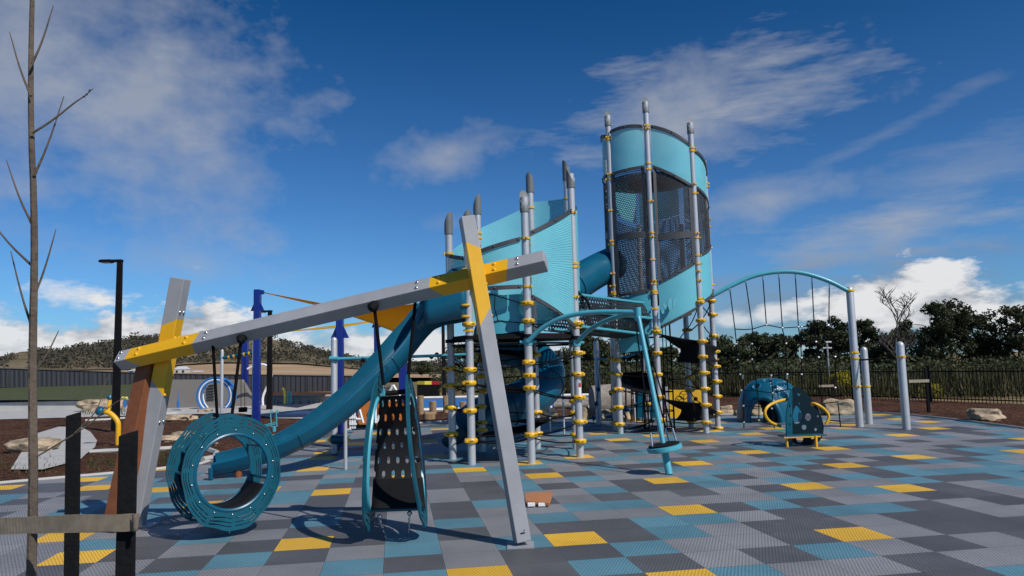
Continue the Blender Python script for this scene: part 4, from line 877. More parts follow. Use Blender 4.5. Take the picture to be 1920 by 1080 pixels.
for ii in (i, int(len(cps) * .30)):
    t, s, n = slide_frame(ii); mb = MB(); f = ii / (len(cps) - 1); hs = .45 + .32 * min(1, f / .6) + (1.1 * max(0, (f - .78) / .22)); ws = .88 + .12 * f; lb = .60 + .45 * f
    mb.tube([cps[ii] + s * a * 1.02 * ws + n * ((b * hs + .004) if b > 0 else b * lb * 1.17) for a, b in prof[1:12]], .008, 6); mb.build('joint_seam', M['teal_dark'], os_)
t, s, n = slide_frame(i); mb = MB(); q = cps[i] + s * .318 + n * .12 - t * .30
mb.tube([q + t * .0, q + t * .14 + n * .0, q + t * .14 + n * .10, q + n * .10], .007, 4, True)
mb.build('moulded_badge', M['teal_dark'], os_)
# hood over the slide entrance
hd = MB(); cx = V(842, 560, 13.0)
def hood(u, v):
    a = pi * (1 - u); rad = .55
    x0 = V(800, 545, 13.0).x + (V(876, 545, 13.0).x - V(800, 545, 13.0).x) * v
    z0 = V(842, 600, 13.0).z; top = (.72 + .28 * min(1, v * 1.6)) * (V(842, 500, 13.0).z - z0)
    zz = z0 + top * sin(a) ** .55
    return Vector((x0 + (.0 if v > 0 else 0) - .18 * (sin(a) ** 2) * (1 - v) * -1 * .3, 13.05 - cos(a) * .47, zz - (.10 * (1 - v))))
hd.grid(20, 8, hood); hd.build('hood', M['teal'], os_, solid=.03)
mb = MB(); mb.tube([hood(i / 20, 0) for i in range(3, 18)], .030, 8); mb.build('hood_rim', M['teal'], os_)
mb = MB(); mb.grid(1, 6, lambda u, v: Vector((V(876, 545, 13.0).x, 13.05 + (-.46 + .92 * u), V(842, 600, 13.0).z + v * (V(842, 505, 13.0).z - V(842, 600, 13).z)))); mb.build('back_wall', M['teal_dark'], os_, solid=.03)
mb = MB()
for y_ in (508, 520, 575, 596): mb.lathe(V(873, y_, 12.60), [(.07, 0), (.085, .015), (.085, .03), (.05, .045)], 12)
mb.build('fixing_bracket', M['yellow'], os_)
# ================================================================== SPINNER WITH BENT TEAL ARCH
sp_ = thing('spinner', G(1255, 890), 'light teal bent arch with a leaning leg and a roped standing disc', 'spinner')
jn = V(1196, 588, 11.75); gb = G(1255, 890)
mb = MB(); mb.tube([gb, gb.lerp(jn, .98), jn + (jn - gb).normalized() * .05], .036, 14); mb.build('leaning_leg', M['teal_light'], sp_)
mb = MB(); d = (jn - gb).normalized(); mb.tube([gb, gb + d * .34], .052, 14); mb.tube([gb + d * .335, gb + d * .37], .058, 14); mb.build('base_sleeve', M['teal_light'], sp_)
for c_ in ([V(989, 641, 12.5), V(1018, 612, 12.4), V(1066, 590, 12.2), V(1125, 584, 12.0), jn + Vector((0, 0, .02))], [V(1081, 643, 13.1), V(1106, 616, 12.9), V(1145, 597, 12.4), V(1180, 588, 12), jn - Vector((0, 0, .02))]):
    mb = MB(); mb.tube(chaik(c_, 3), .040, 12); mb.build('arch_tube', M['teal_light'], sp_)
mb = MB(); mb.tube([jn + Vector((0, 0, .10)), jn - Vector((0, 0, .12))], .052, 14); mb.build('joint_sleeve', M['teal_light'], sp_)
for g_, y in ((P4, 641), (P5, 643)): mb = MB(); mb.tube([at(g_, y) - Vector((0, 0, .05)), at(g_, y) + Vector((0, 0, .05))], .082, 16); mb.tube([at(g_, y) + Vector((-.14, 0, 0)), at(g_, y) + Vector((.14, -.02, 0))], .028, 10); mb.build('post_bracket', M['teal_light'], sp_)
dc = V(1246, 840, 10.98); dn = Vector((-.16, .0, 1)).normalized()
mb = MB(); mb.lathe(dc, [(.20, -.045), (.25, -.03), (.255, .0), (.25, .03), (.20, .045)], 36, dn); mb.build('standing_disc', M['teal_light'], sp_)
mb = MB(); mb.lathe(dc + dn * .05, [(.225, -.01), (.225, .008), (.05, .012)], 32, dn); mb.build('rubber_top', M['rubber'], sp_)
hang = jn - Vector((0, .0, .12))
for a_, hx in ((200, -1), (20, 0), (60, 1)):
    e = dc + Vector((.20 * cos(radians(a_)), .20 * sin(radians(a_)), .06 + .03 * cos(radians(a_)))); q = hang + Vector((.05 * cos(radians(a_)), .05 * sin(radians(a_)), 0)); mid = q.lerp(e, .9)
    mb = MB(); mb.tube([q, q.lerp(mid, .5) + Vector((0, 0, -.01)), mid], .012, 6); mb.build('rope', M['rope'], sp_); mb = MB(); mb.tube([mid, e], .014, 8); mb.build('ferrule', M['steel'], sp_)
# ================================================================== NET CLIMBER WITH BIG TEAL ARCH
nc = thing('arch_net_climber', G(1612, 800), 'tall teal arch with hanging black rope net between the tall tower and a grey post', 'net climber')
arch = chaik([V(1337, 554, 17.8), V(1368, 537, 17.75), V(1420, 513, 17.7), V(1490, 507, 17.6), V(1550, 524, 17.5), V(1593, 547, 17.45)], 3)
mb = MB(); mb.tube(arch, .052, 12); mb.build('arch', M['teal_light'], nc)
NN = (7.93, 17.48)
post(nc, (1612, 800), 537, [], [545, 661, 672, 724], NN, r=.085, cap=False)
post(nc, (1630, 795), 650, [], [724], NN, r=.08, cap=False)
post(nc, (1700, 805), 640, [], [669], NN, r=.085, cap=False)
mb = MB(); mb.tube([V(1612, 675, 17.4), V(1650, 673, 17), V(1690, 670, 16.6)], .018, 8); mb.build('turning_bar', M['black'], nc)
YN = 17.6
vr = [[(1368, 539), (1378, 617), (1381, 645), (1383, 675), (1385, 703)], [(1398, 526), (1411, 617), (1409, 645), (1410, 674), (1416, 703), (1420, 733), (1423, 762), (1423, 788)], [(1430, 517), (1437, 609)],
      [(1460, 513), (1467, 615), (1472, 644), (1474, 672), (1476, 702)], [(1491, 514), (1497, 613), (1501, 643), (1503, 671), (1503, 703), (1505, 728)], [(1522, 520), (1526, 600), (1530, 641), (1535, 670), (1538, 702), (1541, 758)], [(1555, 531), (1554, 610), (1566, 670), (1566, 727)],
      [(1393, 702), (1395, 733), (1394, 762), (1395, 803)], [(1446, 704), (1449, 737), (1447, 765), (1452, 803)], [(1476, 702), (1477, 730)], [(1571, 753), (1576, 800)]]
hr = [[(1378, 617), (1395, 618), (1411, 617), (1437, 609), (1467, 615), (1497, 613), (1526, 611)], [(1381, 645), (1395, 646), (1409, 645)], [(1472, 644), (1501, 643), (1530, 641)], [(1348, 674), (1383, 675), (1410, 674), (1474, 672), (1503, 671), (1535, 670), (1566, 669), (1608, 662)],
      [(1388, 702), (1416, 703), (1446, 704), (1476, 702), (1503, 703), (1538, 702)], [(1390, 732), (1420, 733), (1449, 737), (1477, 730), (1505, 728), (1536, 728), (1566, 727)], [(1394, 761), (1423, 762), (1447, 766)], [(1395, 792), (1423, 790), (1450, 797)], [(1541, 757), (1571, 753)], [(1550, 788), (1575, 789)]]
for L_ in vr + hr:
    mb = MB(); mb.tube([V(x, y, YN) for x, y in L_], .0125, 6); mb.build('net_rope', M['rope'], nc)
mb = MB()
for L_ in vr:
    x, y = L_[0]; mb.tube([V(x, y, YN), V(x, y + 9, YN)], .016, 6)
for x, y in ((1381, 645), (1383, 675), (1410, 674), (1437, 609), (1467, 615), (1497, 613), (1474, 644), (1530, 641), (1535, 670), (1566, 669), (1503, 671), (1410, 645), (1388, 702), (1446, 704), (1476, 702), (1503, 702), (1390, 732), (1449, 737), (1394, 761), (1447, 766), (1395, 792), (1423, 788), (1566, 727), (1553, 610), (1503, 613)):
    mb.lathe(V(x, y, YN), [(.006, -.022), (.026, -.016), (.026, .016), (.006, .022)], 8, Vector((1, .0, .1)))
mb.build('steel_ferrules', M['steel'], nc)

# ================================================================== DOME AND LEAF SEAT
M['teal_shaded'] = mat('shaded_teal_panel', (.0012, .013, .022), .6, spec=.15)  # teal darkened to stand in for the backlit shade on the right leaf
def fill2d(loops, name, ax_u, ax_v, o, th, m, parent):
    cu = bpy.data.curves.new(name, 'CURVE'); cu.dimensions = '2D'; cu.fill_mode = 'BOTH'; cu.extrude = th / 2
    for lp in loops:
        s_ = cu.splines.new('POLY'); s_.points.add(len(lp) - 1)
        for p, (x, y) in zip(s_.points, lp): p.co = (x, y, 0, 1)
        s_.use_cyclic_u = True
    t = bpy.data.objects.new('tmp', cu); COL.objects.link(t); bpy.context.view_layer.update(); me = bpy.data.meshes.new_from_object(t); bpy.data.objects.remove(t)
    ax_u = Vector(ax_u).normalized(); ax_v = Vector(ax_v).normalized(); n = ax_u.cross(ax_v); org = Vector(parent['_o'])
    for v in me.vertices: v.co = Vector(o) + ax_u * v.co.x + ax_v * v.co.y + n * v.co.z - org
    me.materials.clear(); me.materials.append(m); me.name = name; ob = bpy.data.objects.new(name, me); COL.objects.link(ob); ob.parent = parent; return ob
def circ(x, y, r, n=20, sy=1): return [(x + r * cos(2 * pi * i / n), y + r * sy * sin(2 * pi * i / n)) for i in range(n)]
dg = G(1446, 792); dm = thing('climbing_dome', (dg.x, dg.y + .3, 0), 'teal half dome with an arched tunnel and moulded hand holes', 'climbing dome')
cx, cy = dg.x + .18, dg.y + .55; RX, RY, RZ = .86, .75, HZ(Vector((cx, cy, 0)), 709)
holes_ = [(radians(-60), .55, .10), (radians(-75), 1.0, .09), (radians(-45), .28, .10), (radians(-95), .9, .07), (radians(-110), 1.2, .09), (radians(-35), .8, .09), (radians(-78), .62, .11), (radians(-140), .95, .09), (radians(-15), .5, .1), (radians(-58), 1.05, .09), (radians(-92), .75, .05)]
def domep(u, v):
    a = 2 * pi * u; e = v * pi / 2; k = 1.0
    for ha, he, hr_ in holes_:
        da = (a - (ha % (2 * pi)) + pi) % (2 * pi) - pi; dd = math.hypot(da * cos(e), e - he)
        if dd < hr_ * 1.5: k *= 1 + (.02 * sin(pi * (dd / hr_ - 1) / .5) if dd > hr_ else -.12 * (1 - (dd / hr_) ** 3))
    return Vector((cx + RX * k * cos(a) * cos(e) ** .75, cy + RY * k * sin(a) * cos(e) ** .75, RZ * k * sin(e) ** .92))
mb = MB(); NU, NVV = 220, 70; acx, aw, ah = cx - .36, .36, .62
for j in range(NVV):
    for i in range(NU):
        q = [domep(i / NU, j / NVV), domep((i + 1) / NU, j / NVV), domep((i + 1) / NU, (j + 1) / NVV), domep(i / NU, (j + 1) / NVV)]; c_ = sum(q, Vector()) / 4
        if c_.y < cy and ((c_.x - acx) / aw) ** 2 + (c_.z / ah) ** 2 < 1: continue
        if c_.y > cy and ((c_.x - acx - .05) / aw) ** 2 + (c_.z / ah) ** 2 < 1: continue
        mb.add(q, [(0, 1, 2, 3)])
o = mb.build('dome_shell', M['teal'], dm)
import bmesh
b_ = bmesh.new(); b_.from_mesh(o.data); bmesh.ops.remove_doubles(b_, verts=b_.verts, dist=1e-4); b_.to_mesh(o.data); b_.free(); o.data.polygons.foreach_set('use_smooth', [True] * len(o.data.polygons))
mb = MB(); arc = []
for k in range(25):
    t = pi * k / 24; x, z = acx + aw * 1.02 * cos(t), ah * 1.02 * sin(t); s = max(0, 1 - ((x - cx) / RX) ** 2 - (z / RZ) ** 2); arc.append(Vector((x, cy - RY * math.sqrt(s) - .02, z)))
mb.tube(arc, .075, 12); mb.build('tunnel_rim', M['teal'], dm)
sg = G(1505, 832); ls = thing('leaf_climber', (sg.x, sg.y, 0), 'dark teal leaf shaped seat, right leaf coloured as in shade, with round holes, yellow hoops and two yellow legs', 'climber')
YL = 14.25; px = YL / F_PX
def leaf(w, h, top=.0, n=28):
    r = []
    for i in range(n + 1):
        t = i / n; r.append((w * (sin(pi * t ** .72)) ** .8 if 0 < t < 1 else 0, h * t * -1 + h))
    return r
# right leaf: facing the viewer, its shade put into the colour; left leaf: turned to the side
o0 = V(1505, 834, YL)
def smooth2(p, n=2):
    for _ in range(n):
        q = []
        for i in range(len(p)):
            a, b = p[i], p[(i + 1) % len(p)]; q += [(a[0] * .75 + b[0] * .25, a[1] * .75 + b[1] * .25), (a[0] * .25 + b[0] * .75, a[1] * .25 + b[1] * .75)]
        p = q
    return p
def lp_(L_, kx=1.0, x0=1505): return [((x - x0) * px * kx, (834 - y) * px) for x, y in L_]
def lc(x, y, r, kx=1.0, x0=1505): return circ((x - x0) * px * kx, (834 - y) * px, r * px, 20)
RLp = [(1492, 731), (1498, 726), (1510, 731), (1528, 750), (1541, 772), (1548, 797), (1546, 817), (1536, 831), (1518, 835), (1482, 830), (1479, 812), (1485, 775)]
fill2d([smooth2(lp_(RLp)), smooth2(lp_([(1494, 763), (1501, 762), (1508, 775), (1507, 789), (1500, 796), (1491, 795), (1488, 783)])), lc(1505, 741, 4), lc(1519, 784, 6.5), lc(1510, 802, 5), lc(1532, 807, 3), lc(1538, 783, 2.5), lc(1500, 823, 7), lc(1525, 820, 4.5), lc(1504, 759, 2), lc(1537, 800, 1.6), lc(1529, 760, 5)], 'leaf_panel', (1, .10, 0), (0, 0, 1), o0, .022, M['teal_shaded'], ls)
LLp = [(1497, 726), (1481, 744), (1469, 768), (1463, 798), (1464, 820), (1472, 834), (1481, 830), (1485, 780), (1491, 740)]
fill2d([smooth2(lp_(LLp, 1.6, 1491)), lc(1477, 762, 4, 1.6, 1491), lc(1475, 795, 3, 1.6, 1491), lc(1470, 808, 2, 1.6, 1491), lc(1482, 812, 3, 1.6, 1491), lc(1480, 780, 3.5, 1.6, 1491)], 'leaf_panel', (.62, .78, 0), (0, 0, 1), o0 + Vector((-14 * px, -.01, 0)), .022, M['teal_dark'], ls)
mb = MB(); mb.box(V(1504, 816, YL - .22), (.82, .30, .022), Matrix.Rotation(.1, 3, 'Z')); mb.build('seat', M['teal_dark'], ls, smooth=False, bev=.005)
mb = MB(); mb.box(V(1504, 819, YL - .36), (.70, .03, .03), Matrix.Rotation(.1, 3, 'Z')); mb.build('seat_rail', M['yellow'], ls, smooth=False)
for x_, y_ in ((1476, 838), (1531, 838)): mb = MB(); g = G(x_, y_); mb.tube([g, Vector((g.x, g.y, HZ(g, 817)))], .024, 10); mb.build('leg', M['yellow'], ls)
for c_ in ([V(1478, 749, YL), V(1462, 751, YL - .1), V(1440, 760, YL - .25), V(1432, 775, YL - .3), V(1443, 792, YL - .25), V(1463, 799, YL - .1)], [V(1522, 756, YL + .05), V(1530, 757, YL), V(1545, 766, YL), V(1556, 780, YL), V(1549, 796, YL)]):
    mb = MB(); mb.tube(chaik(c_, 3), .027, 10); mb.build('hoop', M['yellow'], ls)

# ================================================================== POSTS AND BARS BEHIND
def simple_post(x, y, top, r, m, label, cat='post', name='post', r2=None, group=None):
    g = G(x, y); h = HZ(g, top); mb = MB(); mb.tube([g, g + Vector((0, 0, h - r)), g + Vector((0, 0, h - r * .3)), g + Vector((0, 0, h))], [r, r, r * .8, r * .2], 16); o = mb.build(name, M[m]); tag(o, label, cat, group); return g, h
ob = thing('overhead_bar', G(625, 850), 'long light teal overhead bar with black balls behind the open slide', 'overhead bar')
post(ob, (627, 850), 632, [], [672], (0, 14), r=.062, cap=False)
mb = MB(); mb.tube([V(628, 673, 14.88), V(760, 669, 14.8), V(900, 664, 14.5)], .030, 12); mb.build('bar', M['teal_light'], ob)
for x, y in ((681, 675), (809, 669), (819, 665), (870, 668)): mb = MB(); mb.lathe(V(x, y, 14.8), [(.004, -.048), (.034, -.034), (.048, 0), (.034, .034), (.004, .048)], 14); mb.build('ball', M['rubber'], ob)
mb = MB(); mb.tube([V(618, 672, 14.8), V(634, 672, 14.8)], .045, 12); mb.build('bracket', M['teal_light'], ob)
pr = thing('padded_roller', (V(632, 824, 14.7).x, 14.7, 0), 'dark blue padded roller with yellow ends by the post under the open slide', 'roller')
mb = MB(); a, b = V(622, 824, 14.6), V(650, 824, 14.5); mb.tube([a, a.lerp(b, .08), a.lerp(b, .92), b], [.07, .09, .09, .05], 16); mb.build('pad', M['teal_dark'], pr)
mb = MB(); mb.tube([a - (b - a) * .22, a + (b - a) * .02], [.04, .075], 12); mb.build('end_cap', M['yellow'], pr); mb = MB(); mb.tube([b, b + (b - a) * .2], [.05, .02], 12); mb.build('end_cap', M['yellow'], pr)
mb = MB(); mb.tube([V(632, 824, 14.7), G(633, 846)], .025, 8); mb.build('stand', M['black'], pr)
# ball rope course behind tower two
rc = thing('ball_rope_course', G(1123.5, 795), 'grey post with teal arm and hanging blue balls behind the two towers', 'ball ropes')
post(rc, (1123.5, 795), 637, [], [], (0, 0), r=.075, cap=False)
mb = MB(); mb.tube([V(1114, 674, 20.2), V(1150, 673, 20.0), V(1180, 668, 19.8), V(1216, 655, 19.6)], .032, 10); mb.build('arm', M['teal_light'], rc)
for L_ in ([(1125, 676), (1122, 729), (1118, 757), (1113, 783), (1112, 796)], [(1147, 676), (1146, 738), (1146, 760), (1149, 795)], [(1172, 672), (1175, 765)], [(1193, 672), (1193, 760), (1194, 798)]):
    mb = MB(); mb.tube([V(x, y, 20.0) for x, y in L_], .011, 6); mb.build('rope', M['rope'], rc)
for x, y in ((1122, 730), (1118, 757), (1113, 783), (1146, 738), (1193, 760)): mb = MB(); mb.lathe(V(x, y, 19.97), [(.004, -.065), (.046, -.046), (.065, 0), (.046, .046), (.004, .065)], 16); mb.build('ball', M['teal'], rc)
for x, y in ((1144, 781), (1175, 769)): mb = MB(); mb.lathe(V(x, y, 19.9), [(.02, -.05), (.12, -.02), (.14, .015), (.05, .05)], 18); mb.build('step_pad', M['teal'], rc)
for x, y, t, n_ in ((1058, 814, 652, 'slim grey post behind the short tower, right of the tube slide'), (1032, 811, 744, 'short slim grey post standing behind the black membrane'), (1191, 790, 735, 'slim grey post beside the teal play panel')):
    simple_post(x, y, t, .022, 'galv', n_)
# play panel
pp = thing('play_panel', G(1285, 786), 'yellow activity panel with steering wheel and teal side wall under the tall tower', 'play panel')
YPn = 20.6
def quadbox(mb, pts, th, mi=0):
    n = (pts[1] - pts[0]).cross(pts[2] - pts[0]).normalized() * th; mb.add(list(pts) + [p + n for p in pts], [(0, 1, 2, 3), (7, 6, 5, 4), (0, 4, 5, 1), (1, 5, 6, 2), (2, 6, 7, 3), (3, 7, 4, 0)], mi)
mb = MB(); quadbox(mb, [V(1256, 783, YPn), V(1317, 786, YPn), V(1315, 731, YPn), V(1255, 731, YPn)], -.03); mb.build('yellow_board', M['yellow'], pp, smooth=False)
mb = MB(); quadbox(mb, [V(1192, 783, YPn + .3), V(1246, 783, YPn + .1), V(1244, 734, YPn + .1), V(1190, 738, YPn + .3)], -.03); mb.build('teal_board', M['teal'], pp, smooth=False)
mb = MB(); mb.box(V(1251, 758, YPn), (.09, .09, .95)); mb.build('upright', M['silver'], pp)
mb = MB(); c_ = V(1282, 741, YPn - .1); mb.tube([c_ + Vector((.11 * cos(t), 0, .11 * sin(t))) for t in [2 * pi * i / 20 for i in range(20)]], .012, 6, True)
for k in range(3): t = 2 * pi * k / 3 + .5; mb.tube([c_, c_ + Vector((.11 * cos(t), 0, .11 * sin(t)))], .009, 5)
mb.build('steering_wheel', M['black'], pp)
mb = MB(); mb.lathe(V(1304, 748, YPn - .06), [(.05, 0), (.06, .02), (.02, .03)], 14, Vector((0, -1, 0))); mb.build('dial', M['black'], pp)
# blue shade-sail masts
def mast(x, y, top, w_, fin, label):
    g = G(x, y); h = HZ(g, top); t = thing('sail_mast', g, label, 'mast', 'royal blue masts of the shade sails'); mb = MB(); mb.box(g + Vector((0, 0, h / 2)), (w_, w_, h)); mb.build('mast', M['blueP'], t, smooth=False, bev=.015)
    if fin:
        z = HZ(g, fin); mb = MB(); a = w_ / 2
        for s in (-1, 1): mb = MB(); mb.add([g + Vector((s * a, -.02, z + .26)), g + Vector((s * (a + .12), -.02, z)), g + Vector((s * a, -.02, z)), g + Vector((s * a, .02, z + .26)), g + Vector((s * (a + .12), .02, z)), g + Vector((s * a, .02, z))], [(0, 1, 2), (5, 4, 3), (0, 3, 4, 1), (1, 4, 5, 2), (0, 2, 5, 3)]); mb.build('arrow_fin', M['blueP'], t, smooth=False)
    return t, g, h
t1, g1, h1 = mast(481, 795, 543, .20, 583, 'tallest royal blue mast with arrow fins holding the sail, beside the left rope pod')
mb = MB(); mb.box(g1 + Vector((.14, 0, h1 - .09)), (.12, .06, .13)); mb.build('sail_bracket', M['blueP'], t1, smooth=False)
mast(638, 838, 570, .15, 634, 'royal blue mast with arrow fins beside the round grey post')
mast(707, 757, 603, .22, 614, 'royal blue mast seen left of the leaf pod rope, behind the open slide')
mast(756, 765, 640, .30, 0, 'royal blue mast seen right of the leaf pod yoke, behind the open slide')
t4, g4, h4 = mast(459, 759, 636, .28, 0, 'pair of flat royal blue mast plates under the beam')
def sail(corners, label, seg=14, sagc=.12):
    a, b, c = corners; mb = MB(); cen = (a + b + c) / 3; vs = []; fs = []; idx = {}
    for i in range(seg + 1):
        for j in range(seg + 1 - i):
            u, v = i / seg, j / seg; w_ = 1 - u - v; p = a * w_ + b * u + c * v
            k = (4 * (u * v if w_ < 1e-6 else 0) + 4 * (u * w_ if v < 1e-6 else 0) + 4 * (v * w_ if u < 1e-6 else 0)); e = max(4 * u * v * (1 - w_) ** 2 if True else 0, 4 * u * w_ * (1 - v) ** 2, 4 * v * w_ * (1 - u) ** 2)
            m_ = min(u, v, w_); p = p + (cen - p) * (sagc * max(0, 1 - m_ * 5) * e); idx[(i, j)] = len(vs); vs.append(p + Vector((0, 0, .0)))
    for i in range(seg):
        for j in range(seg - i):
            fs.append((idx[i, j], idx[i + 1, j], idx[i, j + 1]))
            if i + j < seg - 1: fs.append((idx[i + 1, j], idx[i + 1, j + 1], idx[i, j + 1]))
    mb.add(vs, fs); return tag(mb.build('shade_sail', M['sail'], solid=.008), label, 'shade sail')
def cv(L_, t):
    t *= len(L_) - 1; i = min(int(t), len(L_) - 2); t -= i; return [a + (b - a) * t for a, b in zip(L_[i], L_[i + 1])]
tp_ = [(497, 548.5, 23.6), (600, 568, 23.4), (690, 577, 23.2), (760, 572, 22.9), (835, 562, 22.5)]; bt_ = [(497, 549.5, 23.6), (600, 574, 26), (655, 592, 28), (700, 607, 30), (775, 636, 33)]
mb = MB(); mb.grid(40, 8, lambda u, v: V(*cv(tp_, u)).lerp(V(*cv(bt_, u)), v)); tag(mb.build('shade_sail', M['sail'], solid=.008), 'big yellow triangular shade sail behind the beam and slide', 'shade sail')
sail((V(505, 625, 37.5), V(760, 594, 46.0), V(640, 614, 30.0)), 'thin yellow shade sail seen edge on from the lamp post', sagc=.02)
mb = MB(); mb.tube([g1 + Vector((.2, 0, h1 - .10)), V(497, 549, 23.6)], .02, 6); mb.build('sail_shackle', M['steel'], t1)
# lamp posts
def lamp(x, y, top, w_, head, label, dirx=-1):
    g = G(x, y); h = HZ(g, top); t = thing('lamp_post', g, label, 'lamp post'); mb = MB(); a, b = w_ / 2 * 1.25, w_ / 2 * .85
    mb.add([g + Vector((sx * a, sy * a, 0)) for sx, sy in ((-1, -1), (1, -1), (1, 1), (-1, 1))] + [g + Vector((sx * b, sy * b, h)) for sx, sy in ((-1, -1), (1, -1), (1, 1), (-1, 1))], [(0, 1, 5, 4), (1, 2, 6, 5), (2, 3, 7, 6), (3, 0, 4, 7), (4, 5, 6, 7)]); mb.build('pole', M['black'], t, smooth=False)
    mb = MB(); mb.box(g + Vector((dirx * head / 2, 0, h - .03)), (head + w_, w_ * 1.1, .07)); mb.box(g + Vector((dirx * head * .72, 0, h - .035)), (head * .56, w_ * 1.7, .085)); mb.build('lamp_head', M['black'], t, smooth=False, bev=.01)
    mb = MB(); mb.box(g + Vector((dirx * head * .72, 0, h - .085)), (head * .45, w_ * 1.2, .012)); mb.build('diffuser', M['sign'], t, smooth=False)
lamp(216, 812, 487, .14, .52, 'tall black lamp post with flat arm pointing left, behind the brown leg')
lamp(505, 770, 582, .17, .45, 'black lamp post with small flat head right of the tallest blue mast', -1)
lamp(833, 747, 560, .16, .5, 'black lamp post partly hidden by the slide and short tower')
# small play items far left
sw = thing('bar_swing', G(415, 783), 'low teal and yellow bar between two slim grey posts with a black swing seat', 'swing')
for x, y, t in ((415, 783, 655), (475, 786, 640)): post(sw, (x, y), t, [], [], (0, 0), r=.06, cap=False)
Yb = G(415, 783).y
mb = MB(); mb.tube([V(411, 672, Yb), V(475, 661, Yb)], .06, 10); mb.build('bar', M['teal'], sw)
for k in range(5): mb = MB(); x = 428 + k * 9.5; mb.tube([V(x, 670 - k * 1.7, Yb), V(x + 3, 669.6 - k * 1.7, Yb)], .075, 10); mb.build('yellow_band', M['yellow'], sw)
for x in (452, 459): mb = MB(); mb.tube([V(x, 664, Yb), V(x, 764, Yb)], .012, 5); mb.build('chain', M['black'], sw)
mb = MB(); mb.box(V(455.5, 768, Yb), (.27, .22, .18)); mb.build('seat', M['rubber'], sw, bev=.03)
sr = thing('handle_rocker', G(514, 812), 'small teal frame with two hooked handles in the mulch beside the slide', 'rocker')
Yr = G(514, 812).y
mb = MB(); mb.tube([G(514, 812), V(514, 800, Yr)], .05, 10); mb.build('base', M['teal_light'], sr)
for s, x in ((-1, 508), (1, 519)):
    mb = MB(); mb.tube([V(514, 800, Yr), V(509 if s < 0 else 519, 800, Yr), V(x - 1, 772, Yr), V(x + 1, 769, Yr), V(x + 3, 771, Yr), V(x + 2, 775, Yr)], .018, 6); mb.build('handle', M['teal_light'], sr)
mb = MB(); mb.tube([V(494, 798, Yr), V(517, 792, Yr)], .02, 6); mb.tube([V(494, 801, Yr), V(517, 795, Yr)], .02, 6); mb.build('seat_bar', M['teal_light'], sr)
yb = thing('ball_spinner', G(221, 838), 'bent yellow tube topped by a blue ball beside the brown leg', 'ball spinner')
Yy = G(221, 838).y
mb = MB(); mb.tube(chaik([G(221, 838), V(222, 806, Yy), V(222, 790, Yy), V(208, 775, Yy), V(196, 771, Yy)], 3), .058, 14); mb.build('bent_tube', M['ypaint'], yb)
mb = MB(); mb.lathe(V(188, 771, Yy), [(.004, -.10), (.07, -.085), (.105, -.04), (.105, .04), (.07, .085), (.004, .10)], 18, Vector((1, 0, -.2))); mb.build('ball', M['teal'], yb)
yb = thing('ball_spinner', G(203, 778), 'small upright yellow tube with a blue ball left of the black lamp post', 'ball spinner')
Yy = G(203, 778).y
mb = MB(); mb.tube([G(203, 778), V(204, 762, Yy), V(206, 748, Yy)], .07, 12); mb.build('tube', M['ypaint'], yb)
mb = MB(); mb.lathe(V(206, 745, Yy), [(.004, -.12), (.1, -.08), (.13, 0), (.1, .08), (.004, .12)], 16); mb.build('ball', M['teal'], yb)
hp = thing('ring_tunnel', G(406, 766), 'blue and white hoops standing as a round gateway before the taupe wall', 'hoops')
for k, (r, x, m_, rr) in enumerate(((.80, 403, 'blueH', .05), (.72, 403.5, 'white', .035), (.64, 404, 'blueH', .04), (.80, 409, 'blueH', .05), (.70, 410, 'white', .03))):
    c_ = V(x, 742, 33.8 + (k > 2) * .3); mb = MB(); mb.tube([c_ + Vector((r * cos(radians(a)), 0, r * sin(radians(a)))) for a in range(-48, 229, 6)], rr, 8); mb.build('hoop', M[m_], hp)
wl = thing('wavy_loop', G(500, 768), 'tall white tube bent like a question mark behind the tallest blue mast', 'play tube')
Yw = 34.5
mb = MB(); mb.tube(chaik([V(493, 760, Yw), V(492, 745, Yw), V(500, 726, Yw), V(508, 712, Yw), V(510, 700, Yw), V(503, 686, Yw), V(490, 682, Yw), V(476, 686, Yw), V(464, 692, Yw)], 3), .055, 10); mb.build('tube', M['white'], wl)
mb = MB(); mb.tube(chaik([V(531, 727, 34.5), V(535, 738, 34.5), V(534, 757, 34.5)], 2), .055, 10); tag(mb.build('curved_pole', M['brightyel']), 'short curved yellow pole before the low concrete wall', 'pole')
for x in (540, 545): mb = MB(); mb.tube([V(x, 734, 34.5), V(x, 757, 34.5)], .045, 10); tag(mb.build('teal_pole', M['teal_light']), 'short straight light teal pole, %s of the pair beside the curved yellow pole' % ('left' if x == 540 else 'right'), 'pole', 'short teal poles')
mb = MB(); mb.tube([V(334, 733, 33.0), V(334, 752, 33.0), V(334, 752.5, 33.0), V(334, 765, 33.0)], [.012, .03, .06, .06], 8); tag(mb.build('water_bollard', M['blueH']), 'small blue bollard with a thin white tip in front of the taupe wall', 'bollard')
mb = MB(); mb.tube([V(234, 764, 31), V(234, 748, 31)], .055, 8); mb.tube([V(229, 746, 31), V(239, 746, 31)], .05, 8, mi=1); tag(mb.build('tap_stand', [M['blueH'], M['brightyel']]), 'blue stand with a small yellow top left of the brown leg', 'stand')

